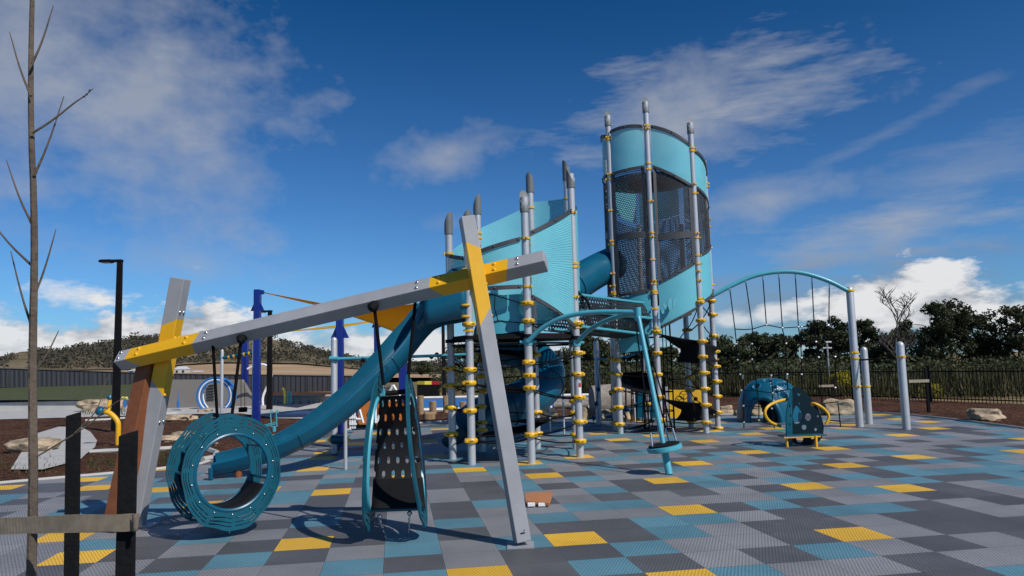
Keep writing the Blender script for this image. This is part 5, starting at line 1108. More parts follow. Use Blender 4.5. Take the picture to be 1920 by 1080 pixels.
# ================================================================== WALLS AND FENCES
def wall_px(poly, Y, th, m, name, label, cat='wall'):
    pts = [V(x, y, Y) for x, y in poly]; N = len(pts); mb = MB(); mb.add(pts + [p + Vector((0, th, 0)) for p in pts], [tuple(range(N)), tuple(range(2 * N - 1, N - 1, -1))] + [(i, i + N, (i + 1) % N + N, (i + 1) % N) for i in range(N)]); return tag(mb.build(name, M[m], smooth=False, bev=.01), label, cat)
tw = thing('rendered_wall', V(395, 766, 35.5), 'plain taupe wall with a sloping right end behind the blue hoops', 'wall')
pts = [V(x, y, 35.5) for x, y in [(312, 767), (312, 712), (452, 712), (468, 741), (482, 743), (482, 761)]]; N = len(pts); mb = MB(); mb.add(pts + [p + Vector((0, .4, 0)) for p in pts], [tuple(range(N)), tuple(range(2 * N - 1, N - 1, -1))] + [(i, i + N, (i + 1) % N + N, (i + 1) % N) for i in range(N)]); mb.build('wall', M['render'], tw, smooth=False)
for k in range(6): mb = MB(); mb.box(V(394, 722 + k * 5.4, 35.46), (.36, .05, .025)); mb.build('wall_slot', M['black'], tw, smooth=False)
wall_px([(-300, 785), (-300, 762), (245, 749), (250, 767)], 37.2, .4, 'concrete', 'low_wall', 'low pale concrete wall below the lawn on the left')
wall_px([(482, 759), (482, 741), (626, 740), (626, 757)], 37.2, .4, 'concrete', 'low_wall', 'low pale concrete wall right of the blue hoops')
def colorbond(A, Bp, label, n):
    t = thing('steel_fence', (A[0] + Bp[0]) / 2, label, 'fence')
    for i in range(n):
        u0, u1 = i / n, (i + 1) / n; a0, a1 = A[0].lerp(Bp[0], u0), A[0].lerp(Bp[0], u1); b0, b1 = A[1].lerp(Bp[1], u0), A[1].lerp(Bp[1], u1); L = (a1 - a0).length
        mb = MB(); mb.add([a0, a1, b1, b0], [(0, 1, 2, 3)], 0, [(0, 0), (L, 0), (L, 1), (0, 1)]); mb.build('fence_panel', M['colorbond'], t, smooth=False, solid=.03)
        mb = MB(); mb.box((a0 + b0) / 2 + Vector((0, -.04, .03)), (.08, .06, (b0 - a0).length + .05)); mb.build('fence_post', M['colorbond'], t, smooth=False)
    mb = MB(); mb.tube([A[1] + Vector((0, -.03, .03)), Bp[1] + Vector((0, -.03, .03))], .045, 4); mb.build('top_rail', M['colorbond'], t, smooth=False)
colorbond((V(-500, 727, 60), V(-500, 676, 60)), (V(330, 726, 60), V(330, 702, 60)), 'dark grey ribbed steel fence behind the lawn', 16)
colorbond((V(331, 738, 60), V(331, 702, 60)), (V(660, 738, 60), V(660, 706, 60)), 'dark grey ribbed steel fence behind the concrete wall and blue masts', 8)
# black picket fence on the right
pf = thing('picket_fence', G(1600, 750), 'long black metal picket fence before the trees on the right', 'fence')
fp = [G(1010, 740), G(1345, 746), G(1600, 750), G(1930, 762)]
for a, b in zip(fp, fp[1:]):
    L = (b - a).length; n = int(L / 2.4); d = (b - a).normalized(); ang = math.atan2(d.y, d.x); RZm = Matrix.Rotation(ang, 3, 'Z')
    for i in range(n):
        p = a.lerp(b, i / n); q = a.lerp(b, (i + 1) / n); mb = MB(); k = int((q - p).length / .115)
        for j in range(1, k): c_ = p.lerp(q, j / k); mb.box(c_ + Vector((0, 0, .60)), (.017, .017, 1.10), RZm)
        for z in (.15, 1.04): mb.box((p + q) / 2 + Vector((0, 0, z)), ((q - p).length, .036, .036), RZm)
        mb.build('picket_panel', M['black'], pf, smooth=False)
        mb = MB(); mb.box(p + Vector((0, 0, .62)), (.06, .06, 1.24), RZm); mb.build('fence_post', M['black'], pf, smooth=False)
# ================================================================== TIMBER, ROCKS, SMALL BUILDINGS
def log(x, y, top, wpx, label):
    g = G(x, y); r = wpx / 2 * g.y / F_PX; h = HZ(g, top); mb = MB(); n = 20; k = random.random() * 6
    vs = []
    for j, z in enumerate((0, h * .3, h * .65, h * .985, h)):
        rr = r * (1 if j < 4 else .93)
        for i in range(n): t = 2 * pi * i / n; f = 1 + .05 * sin(3 * t + k) + .04 * sin(5 * t + 2 * k + z * 3); vs.append(g + Vector((rr * f * cos(t), rr * f * sin(t), z)))
    fs = [(j * n + i, j * n + (i + 1) % n, (j + 1) * n + (i + 1) % n, (j + 1) * n + i) for j in range(4) for i in range(n)] + [tuple(4 * n + i for i in range(n))]
    mb.add(vs, fs); tag(mb.build('timber_post', M['timber'], auto=35), label, 'log', 'upright log posts at the floor edge')
log(789, 778, 742, 12, 'upright log post just right of the leaf pod'); log(812, 778, 752, 13, 'short upright log standing behind the cut log block')
log(837, 776, 742, 12, 'tall upright log post left of the tower posts'); log(868, 779, 753, 12, 'short upright log between two tower posts')
g = G(805, 789); mb = MB(); mb.box(g + Vector((0, 0, .13)), (.36, .30, .27)); tag(mb.build('log_block', M['timber'], bev=.06), 'squat rounded timber block on the mulch right of the leaf pod', 'log')
def rock(x, y, w_, h_, label, seed=0, name='boulder'):
    rr = random.Random(seed + int(x)); g = G(x, y); s = g.y / F_PX; W_, H_ = w_ * s / 2, h_ * s; b_ = bmesh.new(); bmesh.ops.create_icosphere(b_, subdivisions=4, radius=1)
    from mathutils import noise as nz; o_ = Vector((rr.random() * 50, rr.random() * 50, 0))
    for v in b_.verts:
        n = v.co.normalized(); q = Vector([max(-.80, min(.80, c)) for c in n]) * 1.15; k = 1 + .32 * nz.noise(n * 1.3 + o_) + .14 * nz.noise(n * 3.2 + o_) + .05 * nz.noise(n * 8 + o_); q *= k; v.co = Vector((q.x * W_, q.y * W_ * .75, max(-.05, (q.z * .62 + .45) * H_)))
    me = bpy.data.meshes.new(name); b_.to_mesh(me); b_.free(); me.materials.append(M['rock']); me.polygons.foreach_set('use_smooth', [True] * len(me.polygons)); me.set_sharp_from_angle(angle=radians(30)); o = bpy.data.objects.new(name, me); COL.objects.link(o); o.location = g; o.rotation_euler.z = 0; tag(o, label, 'boulder'); return o
for i, (x, y, w_, h_, lb) in enumerate([(1570, 777, 58, 26, 'pointed pale boulder beside the dome, under the rope net'), (1362, 776, 26, 14, 'small pale boulder right of the tall tower'), (1388, 779, 22, 10, 'small flat boulder left of the climbing dome'), (1420, 779, 40, 18, 'tan boulder seen through the dome arch'),
    (1020, 786, 50, 20, 'pale boulder between the short tower posts'), (1092, 786, 30, 20, 'rounded tan boulder beside the front right tower post'), (1140, 788, 36, 18, 'tan boulder at the foot of the ball ropes post'), (950, 784, 60, 16, 'long low boulder behind the tube slide'), (1175, 788, 40, 20, 'brown boulder under the tall tower left side'),
    (330, 790, 55, 12, 'long tan boulder in the mulch right of the grey leg'), (362, 788, 30, 8, 'flat tan boulder touching the long one'), (188, 772, 70, 22, 'sandy boulder block by the concrete path at far left'), (318, 829, 50, 12, 'low tan rock behind the ring pod left edge'), (345, 820, 40, 10, 'flat pale rock behind the top of the ring pod'),
    (385, 838, 44, 14, 'tan rock seen through the ring pod'), (385, 774, 26, 7, 'small tan rock near the blue hoops'), (415, 786, 40, 10, 'low grey rock at the foot of the slim grey post'), (60, 850, 80, 26, 'sandy boulder at the left edge of the mulch'), (1850, 790, 60, 22, 'pale boulder on the far right mulch')]): rock(x, y, w_, h_, lb, i)
# big hollow log and brick wall behind towers
a, b = G(1112, 786), G(1185, 784); rl = .48; mb = MB(); mb.tube([a + Vector((0, .2, rl)), a.lerp(b, .5) + Vector((0, .25, rl * 1.02)), b + Vector((0, .2, rl))], [rl, rl * 1.05, rl * .95], 20); tag(mb.build('fallen_log', M['bark_pale'], auto=50), 'very thick brown fallen log lying behind the ball ropes', 'log')
for x0, y0, x1, y1, lb in ((1000, 757, 1108, 755, 'long pale log lying beside the blue surface'), (1040, 764, 1104, 763, 'shorter pale log lying in front of the long log')):
    mb = MB(); p, q = G(x0, y0 + 4), G(x1, y1 + 4); mb.tube([p + Vector((0, 0, .14)), q + Vector((0, 0, .14))], [.13, .15], 12); tag(mb.build('log', M['bark_pale']), lb, 'log')
wall_px([(1108, 746), (1108, 724), (1148, 722), (1148, 746)], 30, .4, 'brick', 'brick_wall', 'low red brick wall behind the fallen log')
# playhouse
ph = thing('playhouse', G(712, 803), 'small orange playhouse with white A shaped trim behind the slide and leaf pod', 'playhouse')
Yh = 20.3
mb = MB(); quadbox(mb, [V(672, 796, Yh), V(756, 796, Yh), V(756, 752, Yh), V(672, 752, Yh)], -.06); mb.build('front_wall', M['orange'], ph, smooth=False)
mb = MB(); quadbox(mb, [V(698, 798, Yh - .08), V(712, 798, Yh - .08), V(712, 765, Yh - .08), V(698, 765, Yh - .08)], -.04); mb.build('doorway', mat('dark_orange', (.16, .045, .01), .6), ph, smooth=False)
mb = MB(); pk = V(737, 726, Yh - .1)
for s in (-1, 1): mb.tube([V(737, 722, Yh - .12), V(737 + s * 14, 745, Yh - .12)], .035, 4)
mb.build('gable_trim', M['white'], ph, smooth=False)
for (x0, y0, x1, y1) in ((674, 768, 681, 793), (667, 786, 679, 786), (704, 745, 704, 793), (711, 778, 706, 793), (742, 768, 749, 792), (768, 768, 775, 798)):
    mb = MB(); mb.tube([V(x0, y0, Yh - .14), V(x1, y1, Yh - .14)], .034, 4); mb.build('white_trim', M['white'], ph, smooth=False)
mb = MB(); mb.add([V(668, 752, Yh - .3), V(705, 752, Yh - .3), V(737, 722, Yh - .1), V(737, 722, Yh + 1.4), V(668, 752, Yh + 1.4), V(768, 752, Yh - .1), V(768, 752, Yh + 1.4)], [(1, 2, 3, 4), (2, 5, 6, 3)]); mb.build('roof', M['bronze'], ph, smooth=False, solid=.04)
mb = MB(); quadbox(mb, [V(756, 796, Yh), V(760, 792, Yh + 1.3), V(760, 754, Yh + 1.3), V(756, 752, Yh)], -.03); mb.build('side_wall', M['orange'], ph, smooth=False)
for k, x0 in enumerate((657, 770)):
    pt = thing('white_picket_fence', G(x0 + 5, 803), 'short white picket fence piece %s the playhouse' % ('left of' if k == 0 else 'right of'), 'picket fence')
    for j in range(3):
        x = x0 + j * 4.2; mb = MB(); mb.box(V(x, 788, 19.6), (.045, .02, .42)); mb.build('picket', M['white'], pt, smooth=False)
    mb = MB(); mb.box(V(x0 + 5, 783, 19.57), (.20, .02, .05)); mb.box(V(x0 + 5, 795, 19.57), (.20, .02, .05)); mb.build('rail', M['white'], pt, smooth=False)
# dark block with olive, yellow and red top
bx = thing('mural_block', V(802, 743, 44), 'black block wall with olive, yellow and red squares along its top', 'mural wall')
mb = MB(); quadbox(mb, [V(782, 745, 44), V(823, 745, 44), V(823, 721, 44), V(782, 721, 44)], -.5); mb.build('black_wall', M['black'], bx, smooth=False)
for x0, x1, m_ in ((782, 796, 'olive'), (796, 809, 'brightyel'), (809, 823, 'red')): mb = MB(); quadbox(mb, [V(x0, 721, 44), V(x1, 721, 44), V(x1, 715, 44), V(x0, 715, 44)], -.5); mb.build('colour_panel', M[m_], bx, smooth=False)
def house(x, y, w_, h_, Y, label):
    s = Y / F_PX; c_ = V(x, y, Y); Wd, Hh = w_ * s, h_ * s; t = thing('house', c_, label, 'house')
    mb = MB(); mb.box(c_ + Vector((0, Wd * .3, Hh * .3)), (Wd * .92, Wd * .55, Hh * .6)); mb.build('wall', M['housew'], t, smooth=False)
    mb = MB(); a = Wd / 2; z0, z1 = Hh * .6, Hh; mb.add([c_ + Vector(p) for p in ((-a, 0, z0), (a, 0, z0), (a, Wd * .6, z0), (-a, Wd * .6, z0), (-a * .6, Wd * .3, z1), (a * .6, Wd * .3, z1))], [(0, 1, 5, 4), (2, 3, 4, 5), (1, 2, 5), (3, 0, 4), (0, 3, 2, 1)]); mb.build('roof', M['roof'], t, smooth=False)
    for k in (-.25, .2): mb = MB(); mb.box(c_ + Vector((k * Wd, .012, Hh * .33)), (Wd * .13, .1, Hh * .3)); mb.build('window', M['glass'], t, smooth=False)
house(338, 701, 26, 14, 125, 'small white roofed house beyond the fence right of the yellow leg'); house(368, 701, 22, 6, 128, 'low dark roofed shed on the tan field'); house(569, 696, 19, 7, 220, 'small white roofed house beyond the tan field'); house(544, 675, 18, 7, 330, 'pale house high on the hillside'); house(256, 700, 40, 8, 90, 'long white roofed building behind the left fence'); house(872, 706, 60, 6, 160, 'low pale shed far behind the tower')
# ================================================================== HILL AND FIELD
from mathutils import noise as NZ
hz = lambda x: 684.7 - .02685 * (x - 960)
RID = [(-1400, 660), (-700, 640), (-300, 655), (0, 668), (110, 660), (180, 648), (250, 634), (300, 633), (345, 638), (400, 632), (450, 628), (500, 634), (545, 647), (590, 660), (640, 674), (700, 684), (760, 688), (860, 692), (1000, 690), (1200, 688), (1500, 684), (2000, 676), (2600, 670)]
def interp(L, x):
    for (x0, y0), (x1, y1) in zip(L, L[1:]):
        if x0 <= x <= x1: return y0 + (y1 - y0) * (x - x0) / (x1 - x0)
    return L[-1][1]
BAS = [(-1400, 716), (0, 694), (300, 692), (330, 684), (420, 679), (560, 681), (640, 688), (760, 700), (1000, 700), (2600, 690)]
def hillp(x, v):
    r, b = interp(RID, x), interp(BAS, x); v2 = min(v, 1.0); y = b + (r - b) * v2 ** .85; Y = 180 + 330 * v2; p = V(x, y, Y) + Vector((0, 0, (NZ.noise(Vector((x * .012, v * 5, 0))) * 4 + NZ.noise(Vector((x * .04, v * 9, 3))) * 1.6) * v2))
    if v > 1: p.z -= (v - 1) * 120; p.y += (v - 1) * 500; p.x *= (p.y) / (p.y - (v - 1) * 500)
    return p
def hillmat():
    m = bpy.data.materials.new('dry_hillside'); m.use_nodes = True; t = NT(m.node_tree); b = t.n['Principled BSDF']; tc = t.new('ShaderNodeTexCoord').outputs['Object']
    a = t.ramp(t.noise(tc, .016, 8, .62), [(.38, (.10, .088, .045, 1)), (.5, (.19, .15, .095, 1)), (.64, (.25, .20, .13, 1))]); f = t.ramp(t.noise(tc, .25, 6), [(.3, (.55, .55, .5, 1)), (.7, (1.1, 1.1, 1.1, 1))])
    t.link(t.mix(1.0, a, f, 'MULTIPLY'), b.inputs['Base Color']); b.inputs['Roughness'].default_value = 1; b.inputs['Specular IOR Level'].default_value = .05; return m
mb = MB(); mb.grid(200, 26, lambda u, v: hillp(-1400 + 4000 * u, v * 1.3)); tag(mb.build('hill', hillmat()), kind='structure')
mb = MB(); mb.grid(60, 6, lambda u, v: V(-500 + 1400 * u, (708 + v * (interp(BAS, -500 + 1400 * u) - 707)) + (0 if u > .4 else 0), 90 + 96 * v)); tag(mb.build('bare_field', M['dirtfield']), kind='structure')
mb = MB(); rr = random.Random(5)
def clump(mb, c, R, Hh, n, rr, q=.5):
    for _ in range(n):
        a, z, k = rr.uniform(0, 2 * pi), rr.uniform(-.5, 1), rr.random() ** .4; p = c + Vector((cos(a) * R * k * math.sqrt(max(0, 1 - z * z * .8)), sin(a) * R * k, z * Hh))
        d1 = Vector((rr.uniform(-1, 1), rr.uniform(-1, 1), rr.uniform(-1, 1))).normalized(); d2 = d1.cross(Vector((rr.uniform(-1, 1), rr.uniform(-1, 1), rr.uniform(-1, 1)))).normalized(); s = R * q * rr.uniform(.6, 1.2)
        mb.add([p - d1 * s, p + d2 * s * .8, p + d1 * s, p - d2 * s * .8], [(0, 1, 2, 3)])
for i in range(3800):
    x = rr.uniform(-700, 2300) if i % 3 == 0 else rr.uniform(60, 900); v = rr.random()
    dens = .02 + NZ.noise(Vector((x * .018, v * 4, 9))) * .5 + (.75 if x < 330 and v > .32 else 0) + (.4 if v > .90 and x > 480 else 0) + (.35 if x > 520 and v > .45 else 0) + (.45 if v < .10 and x < 640 else 0) + (.3 if x > 760 else 0)
    if rr.random() > dens: continue
    p = hillp(x, v); R = rr.uniform(1.2, 3.0) * (.8 + .5 * v); clump(mb, p + Vector((0, 0, R * .5)), R, R * .7, 40, rr, .2)
tag(mb.build('hill_scrub', M['scrub'], smooth=False), kind='stuff')
# ================================================================== TREES
def tree_mesh(H_, R, trunk_h, rr, nclump, leaf, per=120, droopy=0, bare=False, slim=1.0):
    tr = MB(); lf = MB(); base = Vector((0, 0, 0)); top = Vector((rr.uniform(-.3, .3), rr.uniform(-.3, .3), H_ * .86)); mid = base.lerp(top, .5) + Vector((rr.uniform(-.3, .3), rr.uniform(-.2, .2), 0))
    tr.tube([base, base.lerp(mid, .5), mid, top], [H_ * .022, H_ * .019, H_ * .013, .02], 8)
    tips = []
    for i in range(nclump):
        t = rr.uniform(trunk_h / H_, .97); p0 = (base.lerp(mid, t * 2) if t < .5 else mid.lerp(top, t * 2 - 1)); a = rr.uniform(0, 2 * pi)
        env = R * rr.uniform(.7, 1.25) * (math.sin(pi * min(1, max(.06, (t - trunk_h / H_ * .75) / (1.06 - trunk_h / H_ * .75)))) ** .6) * slim; k = rr.uniform(.25, 1.05); p1 = p0 + Vector((cos(a) * env * k, sin(a) * env * k, rr.uniform(.05, .5) * env + (.3 if bare else 0)))
        if bare: p1 = p0 + Vector((cos(a) * R * .75, sin(a) * R * .75, R * rr.uniform(.7, 1.3)))
        m_ = p0.lerp(p1, .5) + Vector((0, 0, .12 * R)); tr.tube([p0, m_, p1], [H_ * .007, H_ * .005, .012], 5); tips.append(p1)
        if bare:
            for _ in range(7):
                q0 = m_.lerp(p1, rr.random()); d = Vector((rr.uniform(-1, 1), rr.uniform(-1, 1), rr.uniform(.3, 1.4))) * R * .35; q1 = q0 + d; tr.tube([q0, q0.lerp(q1, .5) + Vector((0, 0, .05)), q1], [.022, .016, .007], 4)
                for _ in range(3): q2 = q0.lerp(q1, rr.uniform(.3, 1)); tr.tube([q2, q2 + Vector((rr.uniform(-1, 1), rr.uniform(-1, 1), rr.uniform(.2, 1.2))) * R * .18], [.011, .005], 3)
    if not bare:
        for p in tips:
            cr = R * rr.uniform(.22, .36)
            for _ in range(per):
                a, z = rr.uniform(0, 2 * pi), rr.uniform(-1, 1); k = rr.random() ** .45; s_ = math.sqrt(1 - z * z); c_ = p + Vector((cos(a) * s_ * cr * k, sin(a) * s_ * cr * k, z * cr * k * .75 - droopy * rr.random() * cr))
                d1 = Vector((rr.uniform(-1, 1), rr.uniform(-1, 1), rr.uniform(-1.2, .6))).normalized(); d2 = d1.cross(Vector((rr.uniform(-1, 1), rr.uniform(-1, 1), .3))).normalized(); s = leaf * rr.uniform(.6, 1.3)
                lf.add([c_ - d1 * s, c_ + d2 * s * .4, c_ + d1 * s, c_ - d2 * s * .4], [(0, 1, 2, 3)])
    return tr, lf
proto = {}
def tree(x, top, wpx, Y, kind, label, name='gum_tree', group='trees beyond the black fence'):
    rr = random.Random(int(x * 7 + Y)); g = V(x, hz(x) + EYE * F_PX / Y, Y); g.z = 0; H_ = HZ(g, top - 6) * 1.06; R = wpx * (1.05 + .5 * rr.random()) * Y / F_PX / 2; t = thing(name, g, label, 'tree', group)
    if kind == 'bare': tr, lf = tree_mesh(H_, R, H_ * .15, rr, 17, .1, bare=True)
    else: tr, lf = tree_mesh(H_, R, H_ * (.22 if kind == 'A' else .12), rr, rr.choice((38, 46, 54)), .13, per=125, slim=1.0)
    for mbx, nm, mm in ((tr, 'trunk', 'bark_dead' if kind == 'bare' else 'bark'), (lf, 'crown', {'A': 'leafA', 'B': 'leafB', 'bare': 'leafA'}[kind])):
        if not mbx.v: continue
        mbx.v = [v + g for v in mbx.v]; mbx.build(nm, M[mm], t, smooth=(nm == 'trunk'))
TR = [(1350, 648, 62, 58, 'A', 'olive green gum tree just right of the tall tower'), (1385, 662, 50, 50, 'A', 'low gum tree behind the left end of the rope net'), (1432, 634, 60, 60, 'A', 'rounded gum tree behind the second rope of the net'), (1484, 630, 58, 58, 'A', 'loose gum tree with pale limbs behind the net middle'), (1535, 600, 60, 52, 'B', 'tall dark tree behind the right half of the net'), (1572, 602, 56, 52, 'B', 'tall dark tree left of the big grey arch post'),
      (1634, 606, 48, 54, 'B', 'narrow dark tree right of the big grey arch post'), (1660, 650, 60, 52, 'A', 'low gum tree under the bare tree'), (1718, 618, 62, 50, 'A', 'open gum tree right of the bare tree'), (1765, 574, 80, 47, 'B', 'very tall dark tree at the right edge of the photo'), (1840, 600, 90, 50, 'B', 'broad dark tree beyond the right edge'), (1910, 585, 90, 48, 'A', 'gum tree at the far right end of the row'),
      (1305, 652, 66, 60, 'B', 'dark tree seen between the tall tower posts'), (1255, 660, 60, 62, 'A', 'gum tree behind the rope core of the tall tower'), (1205, 648, 66, 60, 'B', 'dark tree left of the tall tower front post'), (1150, 652, 60, 60, 'A', 'gum tree behind the teal arm'), (1100, 640, 60, 60, 'B', 'dark tree right of the short tower'), (1045, 668, 60, 66, 'A', 'gum tree behind the short tower right posts'), (985, 672, 60, 70, 'A', 'gum tree behind the short tower middle'), (925, 660, 60, 70, 'A', 'gum tree hidden mostly by the leaning leg'), (872, 656, 56, 72, 'A', 'gum tree behind the left posts of the short tower')]
for a in TR: tree(*a)
tree(1692, 572, 62, 46, 'bare', 'leafless pale tree rising over the dark trees at right', 'bare_tree')
tree(790, 686, 30, 120, 'A', 'single round tree on the plain beyond the mural block', 'round_tree', 'trees on the far plain')
# shrubs and reeds behind the fence
def shrub(x, y, w_, h_, Y, m, label, name='shrub', n=900):
    rr = random.Random(int(x)); c_ = V(x, y, Y); s = Y / F_PX; mb = MB(); t = thing(name, Vector((c_.x, c_.y, 0)), label, 'shrub'); W_, H_ = w_ * s / 2, h_ * s / 2
    for _ in range(n):
        a, z, k = rr.uniform(0, 2 * pi), rr.uniform(-1, 1), rr.random() ** .35; q = math.sqrt(1 - z * z) * k * (1 + .25 * sin(3 * a + x)); p = c_ + Vector((cos(a) * q * W_, sin(a) * q * W_, z * k * H_)); d1 = Vector((rr.uniform(-1, 1), rr.uniform(-1, 1), rr.uniform(-1, 1))).normalized(); d2 = d1.cross(Vector((0, 1, .2))).normalized(); u = rr.uniform(.03, .075)
        mb.add([p - d1 * u, p + d2 * u * .6, p + d1 * u, p - d2 * u * .6], [(0, 1, 2, 3)])
    mb.build('foliage', M[m], t, smooth=False)
    mb = MB(); g = Vector((c_.x, c_.y, 0))
    for k in range(4): mb.tube([g, c_ + Vector((rr.uniform(-.3, .3), rr.uniform(-.2, .2), 0))], .02, 5)
    mb.build('stem', M['bark'], t)
shrub(1585, 712, 56, 34, 33, 'leafC', 'bright yellow flowering wattle behind the picket fence', 'wattle_shrub', 1500)
shrub(1745, 735, 40, 36, 29, 'leafC', 'dull yellow shrub behind the fence near the right edge', 'wattle_shrub', 400)
mb = MB(); rr = random.Random(8)
for i in range(9000):
    x = rr.uniform(1010, 1960); q = G(x, 748 if x > 1345 else 742); p = q * (1 + rr.uniform(.03, .42)); p.z = 0; h = rr.uniform(.35, 1.05) * (1.15 if NZ.noise(Vector((p.x * .5, p.y * .5, 0))) > 0 else .6); a = rr.uniform(0, pi); d = Vector((cos(a), sin(a), 0)) * .035; ln = Vector((rr.uniform(-.35, .35), rr.uniform(-.2, .2), h)); mb.add([p - d, p + d, p + ln], [(0, 1, 2)])
tag(mb.build('reeds', M['reed'], smooth=False), kind='stuff')
mb = MB()
for i in range(420):
    x, y = rr.choice([(rr.uniform(165, 215), rr.uniform(862, 882)), (rr.uniform(300, 325), rr.uniform(850, 872)), (rr.uniform(150, 240), rr.uniform(770, 779)), (rr.uniform(480, 640), rr.uniform(752, 760)), (rr.uniform(0, 140), rr.uniform(860, 890))]); p = G(x + rr.gauss(0, 3), y + rr.gauss(0, 1.5), .03); s = p.y / 15; d = Vector((rr.uniform(-1, 1), rr.uniform(-1, 1), 0)) * .012 * s; mb.add([p - d, p + d, p + Vector((rr.uniform(-.06, .06), rr.uniform(-.06, .06), rr.uniform(.05, .16))) * s], [(0, 1, 2)])
tag(mb.build('grass_tufts', M['lawn'], smooth=False), kind='stuff')
# dark understorey between the trunks
mb = MB(); rr = random.Random(14)
for i in range(480):
    x = rr.uniform(830, 2100); Yd = rr.uniform(40, 62); p = V(x, 700, Yd); p.z = rr.uniform(.3, 1.9) * (1.1 if NZ.noise(Vector((x * .02, 1, 0))) > 0 else .75); p.z *= .55; clump(mb, p, rr.uniform(.7, 1.6), rr.uniform(.4, .9), 110, rr, .07)
tag(mb.build('undergrowth', M['leafA'], smooth=False), kind='stuff')
# light pole among the trees
g = V(1556, hz(1556) + EYE * F_PX / 42, 42); g.z = 0; t = thing('lamp_post', g, 'slim grey lamp post before the dark trees, behind the net', 'lamp post'); h = HZ(g, 641); mb = MB(); mb.tube([g, g + Vector((0, 0, h))], .05, 8); mb.build('pole', M['silver'], t); mb = MB(); mb.box(g + Vector((.1, 0, h)), (.35, .15, .07)); mb.box(g + Vector((0, 0, h - .33)), (.5, .05, .05)); mb.build('lamp_head', M['sign'], t, smooth=False)
for x, y, top, lb in ((1742, 776, 690, 'black stake with hessian tie on the right mulch'), (1562, 752, 712, 'black tree stake behind the rope net'),):
    g = G(x, y); h = HZ(g, top); t = thing('tree_stake', g, lb, 'stake'); mb = MB(); mb.box(g + Vector((0, 0, h / 2)), (.07, .07, h)); mb.build('stake', M['stake'], t, smooth=False)
    mb = MB(); z = h * .72; quadbox(mb, [g + Vector((-.5, -.04, z - .04)), g + Vector((.05, -.045, z - .04)), g + Vector((.05, -.045, z + .04)), g + Vector((-.5, -.04, z + .04))], .01); mb.build('tie', M['burlap'], t, smooth=False)
# ================================================================== FOREGROUND STAKES, TIE AND YOUNG TREE
def stake_pt(x, y, Y): return V(x, y, Y)
YS = 2.12
def stake(xt, yt, xb, wd, Y, label):
    top = V(xt, yt, Y); bx_ = V(xb, 1080, Y).x; gr = Vector((top.x + (bx_ - top.x) * (top.z / (top.z - V(xb, 1080, Y).z)), Y, 0)); t = thing('tree_stake', gr, label, 'stake', None); mb = MB(); n = 14; vs = []
    for j in range(n + 1):
        c_ = gr.lerp(top, j / n); w_ = wd / 2 * (1.04 - .0 * j)
        for sx, sy in ((-1, -1), (1, -1), (1, 1), (-1, 1)): vs.append(c_ + Matrix.Rotation(.35, 3, 'Z') @ Vector((sx * w_ * random.uniform(.97, 1.02), sy * w_ * random.uniform(.97, 1.02), 0)) + (Vector((0, 0, .006 * sx)) if j == n else Vector()))
    fs = [(j * 4 + k, j * 4 + (k + 1) % 4, (j + 1) * 4 + (k + 1) % 4, (j + 1) * 4 + k) for j in range(n) for k in range(4)] + [tuple(n * 4 + k for k in range(4))]
    mb.add(vs, fs); mb.build('stake', M['stake'], t, smooth=False, bev=.002); return t, gr, top
st, g0, tp0 = stake(241, 812, 235, .043, YS, 'thick charred black stake in the left foreground with a hessian tie')
st2, _, _ = stake(138, 776, 134, .040, 2.7, 'black stake at the left edge of the photo beside the young tree')
tie = thing('tree_tie', V(150, 985, YS), 'hessian webbing tie wrapped round the foreground stake', 'tree tie')
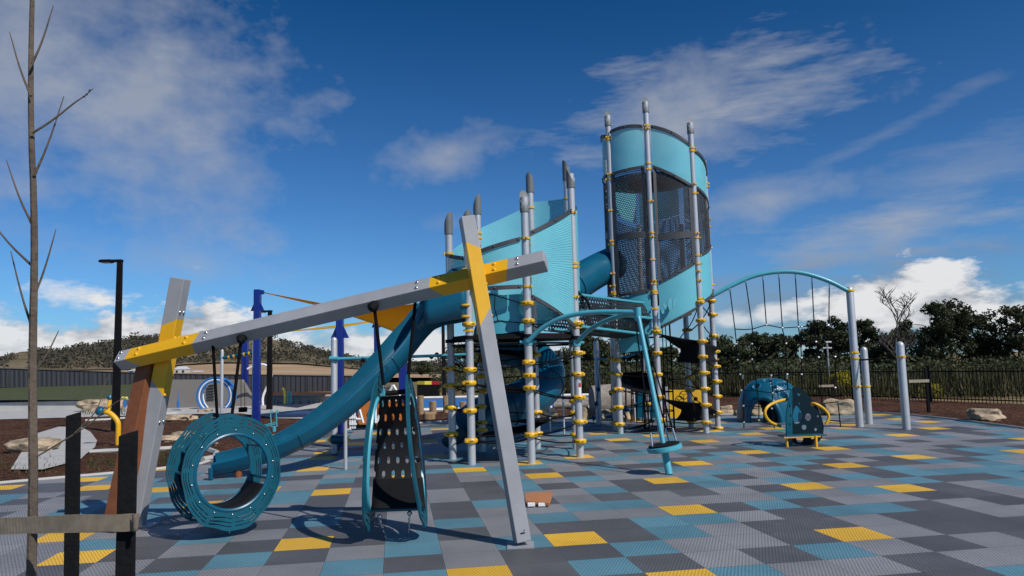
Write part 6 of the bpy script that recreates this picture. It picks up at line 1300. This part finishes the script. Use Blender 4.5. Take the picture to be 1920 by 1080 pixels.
# ribbon: from the tree trunk, in front of the stake, round it and back
rib = [(-30, 988, 2.22), (60, 984, 2.16), (130, 981, 2.10), (190, 981, YS - .045), (225, 981, YS - .048), (250, 979, YS - .040), (258, 979, YS - .015), (256, 980, YS + .03), (240, 981, YS + .05), (190, 982, YS + .06), (60, 986, 2.24)]
rp_ = chaik([V(*q) for q in rib], 2); mb = MB()
mb.grid(len(rp_) - 1, 4, lambda u, v: rp_[min(int(round(u * (len(rp_) - 1))), len(rp_) - 1)] + Vector((0, 0, (v - .5) * .046 * (1 + .03 * sin(u * 31)))), uvf=lambda u, v: (u * 1.2, v * .1)); mb.build('webbing', M['burlap'], tie, solid=.0015, smooth=False)
mb = MB(); mb.grid(3, 4, lambda u, v: V(249 + 9 * u - 6 * u * v * 0 + (4 * v if u > .5 else 0), 998 - 33 * v + (-3 * u), YS - .052 - .006 * sin(pi * u)), uvf=lambda u, v: (u * .03, v * .1)); mb.build('folded_end', M['burlap'], tie, solid=.003)
yt = thing('young_tree', Vector((V(62, 985, 2.25).x, 2.25, 0)), 'bare young tree tied between two black stakes at the left edge', 'tree')
tr_ = MB(); rr = random.Random(3); bx0 = Vector((V(62, 985, 2.25).x, 2.25, 0)); path = [bx0, V(64, 985, 2.25), V(60, 700, 2.28), V(66, 430, 2.3), V(56, 200, 2.32), V(62, -80, 2.35)]
tr_.tube(chaik(path, 2), [.016 - .010 * i / (len(chaik(path, 2)) - 1) for i in range(len(chaik(path, 2)))], 8)
def twig(pts, r):
    P_ = chaik(pts, 2); tr_.tube(P_, [r * (1 - .75 * i / (len(P_) - 1)) for i in range(len(P_))], 6)
twig([V(60, 250, 2.3), V(100, 225, 2.3), V(140, 192, 2.32), V(156, 182, 2.33), V(175, 166, 2.34)], .004)
for x, y in ((158, 181), (163, 177), (168, 170)): tr_.lathe(V(x, y, 2.33), [(.001, -.004), (.004, 0), (.001, .006)], 6, Vector((.5, 0, 1)))
twig([V(62, 860, 2.26), V(110, 832, 2.27), V(170, 795, 2.28), V(200, 765, 2.29), V(245, 738, 2.3)], .0032)
twig([V(140, 812, 2.27), V(184, 770, 2.28), V(192, 730, 2.29), V(203, 706, 2.3)], .0022)
for a in ((62, 620, 20, 470), (62, 560, 105, 430), (60, 420, 12, 300), (64, 330, 120, 180), (60, 700, 110, 620), (58, 180, 18, 60), (60, 120, 100, 10), (62, 500, -40, 380)): twig([V(a[0], a[1], 2.3), V((a[0] + a[2]) / 2, (a[1] + a[3]) / 2 + 12, 2.31), V(a[2], a[3], 2.34)], .0045)
tr_.build('trunk', M['bark'], yt)
for o in list(bpy.data.objects):
    if '_o' in o: del o['_o']
